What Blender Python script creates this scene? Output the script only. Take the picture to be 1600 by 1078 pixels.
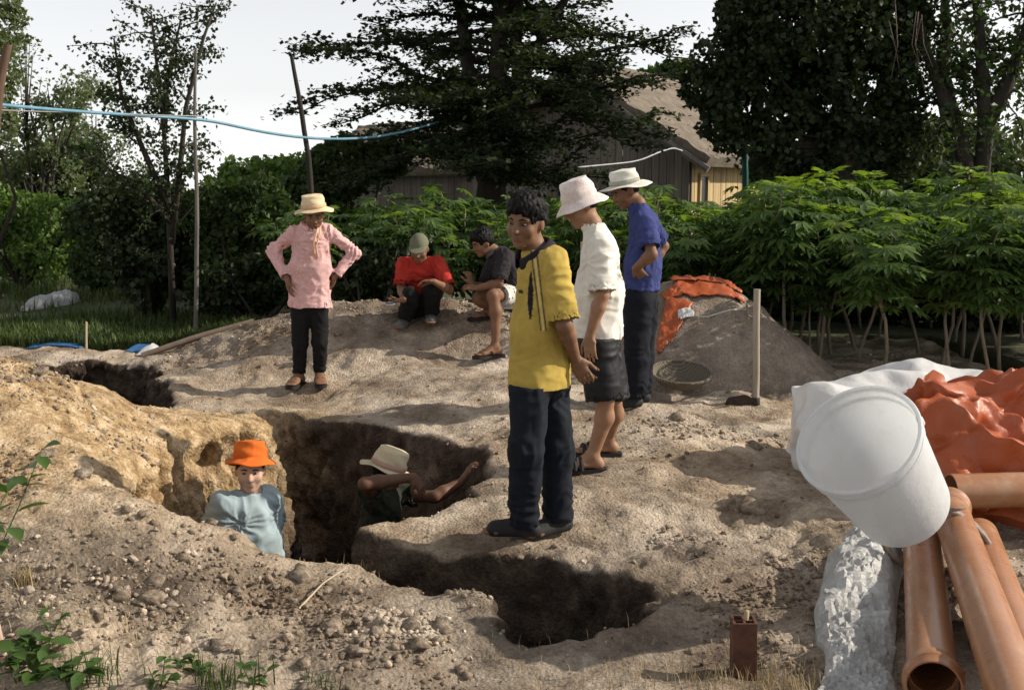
import bpy, bmesh, math, random
import numpy as np
from mathutils import Vector, Matrix

for _o in list(bpy.data.objects):
    bpy.data.objects.remove(_o)
random.seed(7)
RNG = np.random.default_rng(11)
scene = bpy.context.scene
COL = scene.collection

# ------------------------------------------------------------------ camera
FPX, CX, CY = 1778.0, 800.0, 539.0          # focal length and centre in photograph pixels (1600 wide)
CAM_Z = 1.65
PITCH = math.atan((CY - 295.0) / FPX)        # the horizon lies at row 295
cam_data = bpy.data.cameras.new('camera')
cam_data.sensor_width = 36.0
cam_data.lens = 36.0 * FPX / 1600.0
cam_data.clip_end = 2000.0
cam_data.dof.use_dof = True
cam_data.dof.focus_distance = 5.6
cam_data.dof.aperture_fstop = 9.0
cam = bpy.data.objects.new('camera', cam_data)
COL.objects.link(cam)
cam.location = (0, 0, CAM_Z)
cam.rotation_euler = (math.pi / 2 - PITCH, 0, 0)
scene.camera = cam

# ------------------------------------------------------------------ sky and sun
SUN_EL = math.radians(31.0)
SUN_AZ = math.radians(86.0)                  # measured from the view direction (+y) towards the right (+x)
world = bpy.data.worlds.new('World')
scene.world = world
world.use_nodes = True
_n = world.node_tree.nodes
_n.clear()
sky = _n.new('ShaderNodeTexSky')
sky.sky_type = 'NISHITA'
sky.sun_disc = False
sky.sun_elevation = SUN_EL
sky.sun_rotation = SUN_AZ
sky.air_density = 1.0
sky.dust_density = 0.2
sky.ozone_density = 1.0
hsv = _n.new('ShaderNodeHueSaturation')       # thin bright overcast: the blue is mostly washed out
hsv.inputs['Saturation'].default_value = 0.1
bg = _n.new('ShaderNodeBackground')
bg.inputs['Strength'].default_value = 0.145
wo = _n.new('ShaderNodeOutputWorld')
world.node_tree.links.new(sky.outputs[0], hsv.inputs['Color'])
world.node_tree.links.new(hsv.outputs[0], bg.inputs[0])
world.node_tree.links.new(bg.outputs[0], wo.inputs[0])

sun_data = bpy.data.lights.new('sun', 'SUN')
sun_data.energy = 5.0
sun_data.angle = math.radians(0.6)
sun_data.color = (1.0, 0.91, 0.77)
sun = bpy.data.objects.new('sun', sun_data)
COL.objects.link(sun)
sun.location = (24, 1, 16)
_s = Vector((math.sin(SUN_AZ) * math.cos(SUN_EL), math.cos(SUN_AZ) * math.cos(SUN_EL), math.sin(SUN_EL)))
sun.rotation_euler = _s.to_track_quat('Z', 'Y').to_euler()

vs = scene.view_settings
scene.display_settings.display_device = 'sRGB'
vs.view_transform = 'Standard'
vs.look = 'None'
vs.exposure = 0.2
vs.gamma = 1.0
vs.use_curve_mapping = False
scene.cycles.max_bounces = 6
scene.cycles.transparent_max_bounces = 8

# ------------------------------------------------------------------ helpers
def W(u, v, y):
    """world point seen at photograph pixel (u, v) at forward distance y"""
    a = (u - CX) / FPX
    b = (v - CY) / FPX
    dx, dy, dz = a, math.cos(PITCH) - b * math.sin(PITCH), -math.sin(PITCH) - b * math.cos(PITCH)
    s = y / dy
    return np.array((dx * s, y, CAM_Z + dz * s))

def G(u, v, z=0.0):
    """world point seen at pixel (u, v) lying at height z"""
    a = (u - CX) / FPX
    b = (v - CY) / FPX
    dx, dy, dz = a, math.cos(PITCH) - b * math.sin(PITCH), -math.sin(PITCH) - b * math.cos(PITCH)
    s = (z - CAM_Z) / dz
    return np.array((dx * s, dy * s, z))

def unit(v):
    v = np.asarray(v, float)
    return v / max(np.linalg.norm(v), 1e-9)

def _hash(ix, iy, iz, seed):
    h = (ix.astype(np.int64) * 374761393 + iy.astype(np.int64) * 668265263 + iz.astype(np.int64) * 2147483647 + seed * 1274126177) & 0xFFFFFFFF
    h = ((h ^ (h >> 13)) * 1274126177) & 0xFFFFFFFF
    h = (h ^ (h >> 16)) & 0xFFFFFF
    return h.astype(np.float32) / 8388608.0 - 1.0

def vnoise(p, seed=0):
    """smooth value noise in [-1, 1] at the points p (n, 3)"""
    f = np.floor(p)
    t = (p - f).astype(np.float32)
    t = t * t * t * (t * (t * 6 - 15) + 10)
    i = f.astype(np.int64)
    out = 0
    for dx in (0, 1):
        wx = t[:, 0] if dx else 1 - t[:, 0]
        for dy in (0, 1):
            wy = t[:, 1] if dy else 1 - t[:, 1]
            for dz in (0, 1):
                wz = t[:, 2] if dz else 1 - t[:, 2]
                out = out + wx * wy * wz * _hash(i[:, 0] + dx, i[:, 1] + dy, i[:, 2] + dz, seed)
    return out

def fbm(p, octaves=3, seed=0, gain=0.5):
    a, s, out = 1.0, 1.0, 0
    for o in range(octaves):
        out = out + a * vnoise(p * s + 13.7 * o, seed + o)
        a *= gain
        s *= 2.03
    return out

def new_mesh(name, verts, faces, smooth=True):
    me = bpy.data.meshes.new(name)
    verts = np.asarray(verts, dtype=np.float32)
    if isinstance(faces, np.ndarray):
        k = faces.shape[1]
        me.vertices.add(len(verts))
        me.vertices.foreach_set('co', verts.ravel())
        me.loops.add(faces.size)
        me.loops.foreach_set('vertex_index', faces.astype(np.int32).ravel())
        me.polygons.add(len(faces))
        me.polygons.foreach_set('loop_start', np.arange(0, faces.size, k, dtype=np.int32))
        me.polygons.foreach_set('loop_total', np.full(len(faces), k, dtype=np.int32))
        me.update(calc_edges=True)
        me.validate()
    else:
        me.from_pydata([tuple(map(float, v)) for v in verts], [], faces)
        me.update()
    if smooth:
        me.polygons.foreach_set('use_smooth', np.ones(len(me.polygons), dtype=bool))
    return me

def obj(name, me, mat=None, parent=None, loc=None):
    o = bpy.data.objects.new(name, me)
    COL.objects.link(o)
    if mat is not None and me is not None and len(me.materials) == 0:
        me.materials.append(mat)
    if parent is not None:
        o.parent = parent
    if loc is not None:
        o.location = loc
    return o

def tag(o, label=None, cat=None, group=None, kind=None):
    if label: o['label'] = label
    if cat: o['category'] = cat
    if group: o['group'] = group
    if kind: o['kind'] = kind
    return o

def empty(name, loc, label, cat, group=None):
    o = bpy.data.objects.new(name, None)
    o.empty_display_size = 0.1
    COL.objects.link(o)
    o.location = loc
    return tag(o, label, cat, group)

def copy_tree(o, parent=None):
    c = o.copy()
    COL.objects.link(c)
    c.parent = parent
    for ch in list(o.children):
        copy_tree(ch, c)
    return c

def float_attr(me, name, vals):
    at = me.attributes.new(name, 'FLOAT', 'POINT')
    at.data.foreach_set('value', np.asarray(vals, dtype=np.float32))

class MB:
    """collects vertices and faces (tris and quads) of one part"""
    def __init__(self):
        self.v, self.f, self.n = [], [], 0
    def add(self, verts, faces):
        b = self.n
        verts = np.asarray(verts, float)
        self.v.append(verts)
        self.f += [tuple(int(i) + b for i in fc) for fc in faces]
        self.n += len(verts)
        return self
    def tube(self, pts, rad, sides=6, cap=True):
        pts = np.asarray(pts, float)
        n = len(pts)
        rad = np.broadcast_to(np.asarray(rad, float), (n,))
        tg = np.gradient(pts, axis=0)
        tg /= np.maximum(np.linalg.norm(tg, axis=1, keepdims=True), 1e-9)
        ref = np.array((0, 0, 1.0)) if abs(tg[0][2]) < 0.9 else np.array((1.0, 0, 0))
        u = unit(np.cross(tg[0], ref))
        vs_ = []
        ang = np.arange(sides) * 2 * math.pi / sides
        for k in range(n):
            u = unit(u - tg[k] * np.dot(u, tg[k]))
            w = np.cross(tg[k], u)
            vs_.append(pts[k] + rad[k] * (np.outer(np.cos(ang), u) + np.outer(np.sin(ang), w)))
        fs = []
        for k in range(n - 1):
            for s in range(sides):
                a, b = k * sides + s, k * sides + (s + 1) % sides
                fs.append((a, b, b + sides, a + sides))
        if cap:
            fs.append(tuple(range(sides - 1, -1, -1)))
            fs.append(tuple((n - 1) * sides + s for s in range(sides)))
        return self.add(np.concatenate(vs_), fs)
    def box(self, c, size, rot=None, bevel=0.0):
        hx, hy, hz = np.asarray(size, float) / 2
        if bevel <= 0:
            vs_ = np.array([(x, y, z) for x in (-hx, hx) for y in (-hy, hy) for z in (-hz, hz)])
            fs = [(0, 1, 3, 2), (4, 6, 7, 5), (0, 4, 5, 1), (2, 3, 7, 6), (0, 2, 6, 4), (1, 5, 7, 3)]
        else:
            bm = bmesh.new()
            bmesh.ops.create_cube(bm, size=1.0)
            for q in bm.verts:
                q.co = Vector((q.co.x * 2 * hx, q.co.y * 2 * hy, q.co.z * 2 * hz))
            bmesh.ops.bevel(bm, geom=list(bm.edges), offset=bevel, segments=2, affect='EDGES', profile=0.5)
            bm.verts.index_update()
            vs_ = np.array([q.co[:] for q in bm.verts])
            fs = [[q.index for q in fc.verts] for fc in bm.faces]
            bm.free()
        if rot is not None:
            vs_ = vs_ @ np.asarray(rot).T
        return self.add(vs_ + np.asarray(c, float), fs)
    def lathe(self, prof, c=(0, 0, 0), rot=None, seg=32, cap0=False, cap1=False):
        ang = np.arange(seg) * 2 * math.pi / seg
        vs_ = np.concatenate([np.stack((r * np.cos(ang), r * np.sin(ang), np.full(seg, z)), 1) for r, z in prof])
        fs = []
        for k in range(len(prof) - 1):
            for s in range(seg):
                a, b = k * seg + s, k * seg + (s + 1) % seg
                fs.append((a, b, b + seg, a + seg))
        if cap0: fs.append(tuple(range(seg - 1, -1, -1)))
        if cap1: fs.append(tuple((len(prof) - 1) * seg + s for s in range(seg)))
        if rot is not None:
            vs_ = vs_ @ np.asarray(rot).T
        return self.add(vs_ + np.asarray(c, float), fs)
    def mesh(self, name, smooth=True):
        return new_mesh(name, np.concatenate(self.v), self.f, smooth)
    def build(self, name, mat, parent=None, smooth=True, origin=None, angle=None):
        v = np.concatenate(self.v)
        if origin is not None:
            v = v - np.asarray(origin, float)
        me = new_mesh(name, v, self.f, smooth)
        if angle is not None:
            me.set_sharp_from_angle(angle=math.radians(angle))
        return obj(name, me, mat, parent)

def frame(z, x=None):
    """rotation matrix whose third column is z"""
    z = unit(z)
    if x is None:
        x = (1, 0, 0) if abs(z[0]) < 0.9 else (0, 1, 0)
    x = unit(np.asarray(x, float) - z * np.dot(x, z))
    return np.stack((x, np.cross(z, x), z), 1)

def rotz(a):
    c, s = math.cos(a), math.sin(a)
    return np.array(((c, -s, 0), (s, c, 0), (0, 0, 1.0)))

# ------------------------------------------------------------------ surface nets: one closed skin over a distance field
def nets(D, org, h):
    ins = D < 0
    nx, ny, nz = D.shape
    cnt = np.zeros((nx - 1, ny - 1, nz - 1), np.int8)
    for a in (0, 1):
        for b in (0, 1):
            for c in (0, 1):
                cnt += ins[a:nx - 1 + a, b:ny - 1 + b, c:nz - 1 + c]
    act = (cnt > 0) & (cnt < 8)
    I, J, K = np.nonzero(act)
    idx = np.full(act.shape, -1, np.int32)
    idx[I, J, K] = np.arange(len(I))
    acc = np.zeros((len(I), 3), np.float32)
    num = np.zeros(len(I), np.float32)
    cor = [(a, b, c) for a in (0, 1) for b in (0, 1) for c in (0, 1)]
    val = {q: D[I + q[0], J + q[1], K + q[2]] for q in cor}
    for q in cor:
        for ax in range(3):
            if q[ax] == 0:
                r = list(q); r[ax] = 1; r = tuple(r)
                d0, d1 = val[q], val[r]
                m = (d0 < 0) != (d1 < 0)
                t = np.where(m, d0 / np.where(m, d0 - d1, 1), 0)
                pos = np.zeros((len(I), 3), np.float32) + np.array(q, np.float32)
                pos[:, ax] = t
                acc += pos * m[:, None]
                num += m
    verts = (np.stack((I, J, K), 1) + acc / num[:, None]) * h + np.asarray(org)
    faces = []
    for ax in range(3):
        o = [(1, 2), (2, 0), (0, 1)][ax]
        sl0 = [slice(None)] * 3; sl1 = [slice(None)] * 3
        sl0[ax] = slice(0, -1); sl1[ax] = slice(1, None)
        s0, s1 = ins[tuple(sl0)], ins[tuple(sl1)]
        ch = s0 != s1
        E = np.nonzero(ch)
        ok = np.ones(len(E[0]), bool)
        for a in o:
            ok &= (E[a] >= 1) & (E[a] < D.shape[a] - 1)
        E = [e[ok] for e in E]
        fl = s0[E[0], E[1], E[2]]
        def cid(da, db):
            c = [e.copy() for e in E]
            c[o[0]] -= da; c[o[1]] -= db
            return idx[c[0], c[1], c[2]]
        q = np.stack((cid(1, 1), cid(0, 1), cid(0, 0), cid(1, 0)), 1)
        q[~fl] = q[~fl][:, ::-1]
        faces.append(q)
    return verts, np.concatenate(faces)

def normals(v, f):
    a = v[f[:, 2]] - v[f[:, 0]]
    b = v[f[:, 3]] - v[f[:, 1]]
    n = np.cross(a, b)
    out = np.zeros_like(v)
    for k in range(4):
        for c in range(3):
            out[:, c] += np.bincount(f[:, k], n[:, c], len(v))
    return out / np.maximum(np.linalg.norm(out, axis=1, keepdims=True), 1e-12)

def relax(v, f, it=1, lam=0.5):
    for _ in range(it):
        s = np.zeros_like(v); c = np.zeros(len(v))
        for k in range(4):
            a, b = f[:, k], f[:, (k + 1) % 4]
            for d in range(3):
                s[:, d] += np.bincount(a, v[b, d], len(v)) + np.bincount(b, v[a, d], len(v))
            c += np.bincount(a, minlength=len(v)) + np.bincount(b, minlength=len(v))
        v = v + lam * (s / np.maximum(c, 1)[:, None] - v)
    return v

# ------------------------------------------------------------------ materials
def mat_new(name):
    m = bpy.data.materials.new(name)
    m.use_nodes = True
    nt = m.node_tree
    return m, nt, nt.nodes['Principled BSDF']

def _coord(nt, scale, kind='Object'):
    tc = nt.nodes.new('ShaderNodeTexCoord')
    mp = nt.nodes.new('ShaderNodeMapping')
    mp.inputs['Scale'].default_value = scale if hasattr(scale, '__len__') else (scale,) * 3
    nt.links.new(tc.outputs[kind], mp.inputs['Vector'])
    return mp.outputs[0]

def noise_node(nt, scale, detail=4, rough=0.55, stretch=(1, 1, 1), dist=0.0):
    nz = nt.nodes.new('ShaderNodeTexNoise')
    nz.inputs['Scale'].default_value = scale
    nz.inputs['Detail'].default_value = detail
    nz.inputs['Roughness'].default_value = rough
    nz.inputs['Distortion'].default_value = dist
    nt.links.new(_coord(nt, stretch), nz.inputs['Vector'])
    return nz.outputs['Fac']

def ramp(nt, fac, stops):
    r = nt.nodes.new('ShaderNodeValToRGB')
    e = r.color_ramp.elements
    while len(e) < len(stops):
        e.new(0.5)
    for k, (p, c) in enumerate(stops):
        e[k].position = p
        e[k].color = (*c, 1)
    nt.links.new(fac, r.inputs[0])
    return r.outputs[0]

def mixc(nt, fac, a, b, mode='MIX'):
    m = nt.nodes.new('ShaderNodeMix')
    m.data_type = 'RGBA'
    m.blend_type = mode
    for s, val in ((0, fac), (6, a), (7, b)):
        if hasattr(val, 'is_linked') or hasattr(val, 'links'):
            nt.links.new(val, m.inputs[s])
        elif s == 0:
            m.inputs[0].default_value = val
        else:
            m.inputs[s].default_value = (*val, 1)
    return m.outputs[2]

def bump(nt, bsdf, height, strength=0.5, dist=0.02):
    b = nt.nodes.new('ShaderNodeBump')
    b.inputs['Strength'].default_value = strength
    b.inputs['Distance'].default_value = dist
    nt.links.new(height, b.inputs['Height'])
    nt.links.new(b.outputs[0], bsdf.inputs['Normal'])
    return b

def simple(name, c1, c2=None, scale=6.0, rough=0.8, bump_s=0.3, bump_scale=None, bump_d=0.005, stretch=(1, 1, 1), spec=0.3, sheen=0.0):
    m, nt, b = mat_new(name)
    c2 = c2 or tuple(x * 0.7 for x in c1)
    f = noise_node(nt, scale, 5, 0.6, stretch)
    nt.links.new(ramp(nt, f, ((0.32, c2), (0.68, c1))), b.inputs['Base Color'])
    b.inputs['Roughness'].default_value = rough
    b.inputs['Specular IOR Level'].default_value = spec
    if sheen:
        b.inputs['Sheen Weight'].default_value = sheen
    if bump_s:
        bump(nt, b, noise_node(nt, bump_scale or scale * 6, 4, 0.6, stretch), bump_s, bump_d)
    return m

def leaf_mat(name, c1, c2, trans=0.35, rough=0.5, scale=2.5, tcol=None):
    m, nt, b = mat_new(name)
    geo = nt.nodes.new('ShaderNodeNewGeometry')
    f = noise_node(nt, scale, 2, 0.6)
    add = nt.nodes.new('ShaderNodeMath'); add.operation = 'ADD'
    mul = nt.nodes.new('ShaderNodeMath'); mul.operation = 'MULTIPLY'
    mul.inputs[1].default_value = 0.5
    nt.links.new(geo.outputs['Random Per Island'], mul.inputs[0])
    m2 = nt.nodes.new('ShaderNodeMath'); m2.operation = 'MULTIPLY'; m2.inputs[1].default_value = 0.6
    nt.links.new(f, m2.inputs[0])
    nt.links.new(m2.outputs[0], add.inputs[0]); nt.links.new(mul.outputs[0], add.inputs[1])
    col = ramp(nt, add.outputs[0], ((0.25, c2), (0.8, c1)))
    nt.links.new(col, b.inputs['Base Color'])
    b.inputs['Roughness'].default_value = rough
    b.inputs['Specular IOR Level'].default_value = 0.22
    tr = nt.nodes.new('ShaderNodeBsdfTranslucent')
    tc = mixc(nt, 1.0, col, tcol or (1.5, 1.6, 0.6), 'MULTIPLY')
    nt.links.new(tc, tr.inputs['Color'])
    mx = nt.nodes.new('ShaderNodeMixShader')
    mx.inputs[0].default_value = trans
    nt.links.new(b.outputs[0], mx.inputs[1]); nt.links.new(tr.outputs[0], mx.inputs[2])
    nt.links.new(mx.outputs[0], nt.nodes['Material Output'].inputs['Surface'])
    return m
# ------------------------------------------------------------------ ground: the dug-over yard with its pit
def tps_fit(pts):
    P = np.asarray(pts, float)
    n = len(P)
    r2 = ((P[:, None, :2] - P[None, :, :2]) ** 2).sum(-1)
    K = 0.5 * r2 * np.log(r2 + 1e-12) + np.eye(n) * 0.02
    A = np.zeros((n + 3, n + 3))
    A[:n, :n] = K
    A[:n, n] = 1; A[:n, n + 1:] = P[:, :2]
    A[n:, :n] = A[:n, n:].T
    w = np.linalg.solve(A, np.concatenate((P[:, 2], np.zeros(3))))
    return P, w

def tps_eval(fit, x, y):
    P, w = fit
    out = w[-3] + w[-2] * x + w[-1] * y
    for k in range(len(P)):
        r2 = (x - P[k, 0]) ** 2 + (y - P[k, 1]) ** 2
        out = out + w[k] * 0.5 * r2 * np.log(r2 + 1e-12)
    return out

ctrl_px = [  # photograph column, row, forward distance of points on the soil
    (0, 1078, 3.7), (0, 769, 4.8), (0, 650, 5.4), (0, 562, 6.0), (60, 572, 6.15), (120, 604, 6.25), (185, 634, 6.5), (250, 656, 6.6), (60, 850, 4.4),
    (120, 690, 5.3), (120, 950, 4.05), (330, 652, 6.95), (440, 664, 7.2), (380, 650, 7.3), (216, 700, 6.05), (180, 740, 5.3),
    (230, 788, 4.8), (320, 820, 4.8), (430, 858, 4.92), (560, 880, 4.90), (680, 912, 4.72), (300, 900, 4.4), (250, 1000, 3.95),
    (430, 930, 4.45), (560, 1000, 4.12), (400, 1060, 3.78), (700, 1040, 3.93), (770, 942, 4.5), (880, 995, 4.18),
    (1000, 950, 4.45), (1000, 1070, 3.77), (1200, 1078, 3.72), (1200, 900, 4.82), (1350, 1000, 4.15), (1500, 900, 4.85), (990, 895, 4.88),
    (835, 835, 5.42), (640, 815, 5.65), (600, 835, 5.45), (760, 790, 5.92), (900, 800, 5.8), (780, 745, 6.5), (930, 740, 6.52), (1050, 800, 5.8), (1150, 780, 6.0),
    (760, 680, 7.45), (690, 670, 7.7), (560, 655, 8.1), (450, 640, 8.45), (990, 645, 7.8), (1040, 680, 7.2), (1180, 690, 7.3), (1100, 640, 8.4),
    (485, 607, 9.35), (600, 612, 8.9), (700, 600, 9.0), (850, 610, 8.6), (620, 640, 8.35),
    (400, 500, 11.0), (470, 485, 10.9), (540, 476, 10.7), (620, 480, 10.6), (700, 476, 10.6), (770, 490, 10.5), (820, 500, 10.5), (900, 530, 10.5),
    (400, 560, 10.1), (520, 545, 10.0), (640, 525, 10.15), (720, 530, 10.1), (765, 563, 9.95), (300, 545, 10.9), (250, 590, 9.7), (330, 610, 9.3),
    (230, 560, 10.9), (100, 556, 11.1), (30, 545, 11.6), (120, 520, 12.6),
]
ctrl = [tuple(W(*c)) for c in ctrl_px]
ctrl += [(-4.5, 6.3, 0.75), (-5.5, 5.0, 0.5), (-5.8, 7.5, 0.35), (-3.3, 7.4, 0.28), (-4.4, 8.0, 0.12), (-3.0, 8.0, 0.06), (-2.3, 8.1, 0.06), (-5.5, 3.0, 0.1), (-4, 3.2, 0.05),
         (-2.2, 2.6, 0), (0, 2.6, 0), (2, 2.6, 0), (4.4, 2.6, 0), (4.4, 5, 0), (4.4, 7.5, 0), (4.4, 10, 0), (4.4, 12.4, 0), (3, 9, 0.02), (1.7, 9.7, 0.03), (2.6, 6.5, 0), (2, 11, 0.05),
         (2, 12.4, 0), (0, 12.4, 0.08), (-2, 12.4, 0.08), (-4, 12.6, 0), (-6, 12.4, 0), (-6, 10, 0), (-1.2, 11.7, 0.3), (-0.3, 11.6, 0.25), (0.8, 11.5, 0.15)]
TOP = tps_fit(ctrl)

def chaikin(P, it=2):
    P = np.asarray(P, float)
    for _ in range(it):
        Q = np.roll(P, -1, 0)
        P = np.stack((0.75 * P + 0.25 * Q, 0.25 * P + 0.75 * Q), 1).reshape(-1, 2)
    return P

def poly_sdf(P, x, y):
    d = np.full(x.shape, 1e9)
    s = np.ones(x.shape)
    n = len(P)
    for i in range(n):
        a, b = P[i], P[i - 1]
        ex, ey = b[0] - a[0], b[1] - a[1]
        wx, wy = x - a[0], y - a[1]
        t = np.clip((wx * ex + wy * ey) / (ex * ex + ey * ey + 1e-12), 0, 1)
        d = np.minimum(d, (wx - ex * t) ** 2 + (wy - ey * t) ** 2)
        c1, c2, c3 = y >= a[1], y < b[1], ex * wy > ey * wx
        flip = (c1 & c2 & c3) | (~c1 & ~c2 & ~c3)
        s = np.where(flip, -s, s)
    return s * np.sqrt(d)

PIT = chaikin([(-1.58, 4.90), (-1.31, 4.90), (-1.03, 5.0), (-.66, 4.93), (-.32, 4.72), (-.076, 4.50), (-.01, 4.33), (.17, 4.20), (.40, 4.22), (.55, 4.46), (.60, 4.88),
               (.34, 5.10), (0.02, 5.20), (-.29, 5.36), (-.54, 5.47), (-.76, 5.55), (-.76, 5.63), (-.575, 5.70), (-.335, 5.95), (-.17, 6.38), (-.165, 6.9), (-.27, 7.3), (-.69, 7.66),
               (-1.27, 8.0), (-1.64, 8.25), (-2.2, 8.5), (-2.3, 8.05), (-1.78, 7.64), (-1.52, 7.46), (-1.50, 7.24), (-1.84, 6.95), (-1.97, 6.1), (-1.85, 5.3)], 1)
HOLE = chaikin([(-4.5, 10.6), (-4.3, 10.95), (-3.5, 10.8), (-2.82, 9.1), (-2.62, 8.3), (-3.3, 8.15), (-4.3, 8.9), (-4.6, 9.9)], 1)

GX0, GX1, GY0, GY1, GZ0, GZ1, GH = -6.0, 4.6, 2.5, 12.7, -1.62, 1.05, 0.025
gx = np.arange(GX0, GX1, GH, dtype=np.float32)
gy = np.arange(GY0, GY1, GH, dtype=np.float32)
gz = np.arange(GZ0, GZ1, GH, dtype=np.float32)
XX, YY = np.meshgrid(gx, gy, indexing='ij')
flat = np.stack((XX.ravel(), YY.ravel(), np.zeros(XX.size)), 1)

def top_height(x, y):
    z = tps_eval(TOP, x, y)
    e = np.minimum(np.minimum(x - GX0, GX1 - x), np.minimum(y - GY0, GY1 - y))
    w = np.clip((e - 0.05) / 0.7, 0, 1)
    w = w * w * (3 - 2 * w)
    return z * w

T2 = top_height(XX.astype(float), YY.astype(float))
T2 = T2 + (0.045 * fbm(flat * 1.7, 3, 3) + 0.016 * fbm(flat * 6.5, 2, 8)).reshape(XX.shape)
wob = (0.07 * fbm(flat * 2.6, 3, 21) + 0.02 * fbm(flat * 11, 2, 25)).reshape(XX.shape)
P2 = poly_sdf(PIT, XX, YY) + wob
H2 = poly_sdf(HOLE, XX, YY) + wob
floor2 = -1.45 + 0.60 * np.clip((XX + 0.35) / 0.5, 0, 1) * (YY < 5.3) + 0.05 * fbm(flat * 3, 2, 31).reshape(XX.shape)
D = np.empty((len(gx), len(gy), len(gz)), np.float32)
for k, z in enumerate(gz):
    a = z - T2
    pit = np.maximum(P2 - 0.13 * min(0.0, z), floor2 - z)
    hole = np.maximum(H2 - 0.10 * min(0.0, z), -1.25 - z)
    b = -np.minimum(pit, hole)
    kk = 0.07
    h_ = np.maximum(kk - np.abs(a - b), 0) / kk
    D[:, :, k] = np.maximum(a, b) + h_ * h_ * kk * 0.25
gv, gf = nets(D, (GX0, GY0, GZ0), GH)
gv = relax(gv, gf, 1, 0.4)
gn = normals(gv, gf)
steep = 1 - np.clip(gn[:, 2], 0, 1)
_x, _y, _z = gv.T
def spot(cx, cy, rx, ry):
    return np.exp(-(((_x - cx) / rx) ** 2 + ((_y - cy) / ry) ** 2))
rough = 0.35 + 0.65 * np.clip(spot(-.9, 4.2, 1.3, .45) + spot(.9, 4.9, .8, .5) + spot(-2.6, 4.6, .9, .8) + spot(-1.2, 10.7, 3.0, .5) + spot(1.3, 5.6, .6, .5) + spot(1.2, 7.4, .7, .3), 0, 1)
n1 = fbm(gv * 5.0, 3, 41)
n2 = fbm(gv * 17.0, 3, 47)
n3 = np.abs(fbm(gv * 9.0, 2, 53))
n4 = fbm(gv * 34.0, 2, 59)
disp = 0.014 * n1 * (0.4 + rough) + 0.013 * n2 * rough - 0.014 * n3 * rough + 0.006 * n4 * (0.35 + rough)
gro = fbm(gv * np.array((14.0, 14.0, 2.2)), 3, 61)          # spade marks running down the cut faces
disp = disp + steep * (0.022 * gro + 0.020 * fbm(gv * 7.0, 3, 67) - (_x < -1.3) * (0.10 * np.abs(fbm(gv * np.array((8.0, 8.0, 2.6)), 3, 69)) + 0.05 * np.abs(fbm(gv * np.array((7.0, 7.0, 11.0)), 2, 70)) - .04))
edge = np.minimum(np.minimum(_x - GX0, GX1 - _x), np.minimum(_y - GY0, GY1 - _y))
disp *= np.clip((edge - 0.05) / 0.3, 0, 1)
gv = gv + gn * disp[:, None]
gn = normals(gv, gf)
GROUND_V, GROUND_N, GROUND_ROUGH = gv, gn, rough
HOLE_IN = poly_sdf(HOLE, _x, _y) < .12
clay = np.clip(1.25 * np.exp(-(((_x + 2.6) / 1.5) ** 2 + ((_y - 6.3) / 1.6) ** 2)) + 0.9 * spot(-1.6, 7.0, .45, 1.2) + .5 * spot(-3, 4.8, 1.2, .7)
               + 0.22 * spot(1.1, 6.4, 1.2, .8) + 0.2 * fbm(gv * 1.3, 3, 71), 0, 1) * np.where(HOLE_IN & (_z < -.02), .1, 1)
humus_shade = np.clip(0.55 * spot(-1.0, 10.9, 3.6, .55) + 0.98 * np.clip((steep - .18) / .25, 0, 1) * np.clip((_x + 1.75) / .5, 0, 1) * (_z < .06) + 1.3 * np.clip((steep - .12) / .25, 0, 1) * HOLE_IN + .55 * spot(-.9, 4.25, 1.6, .35) + .35 * spot(1.0, 4.8, .7, .4) + .55 * spot(-2.5, 4.2, .8, .45)  # dark topsoil patches, plus shade painted onto the pit and hole walls
               + .6 * np.clip(-_z - .25, 0, 1) + 0.42 * fbm(gv * 2.1, 3, 77), 0, 1)

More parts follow.
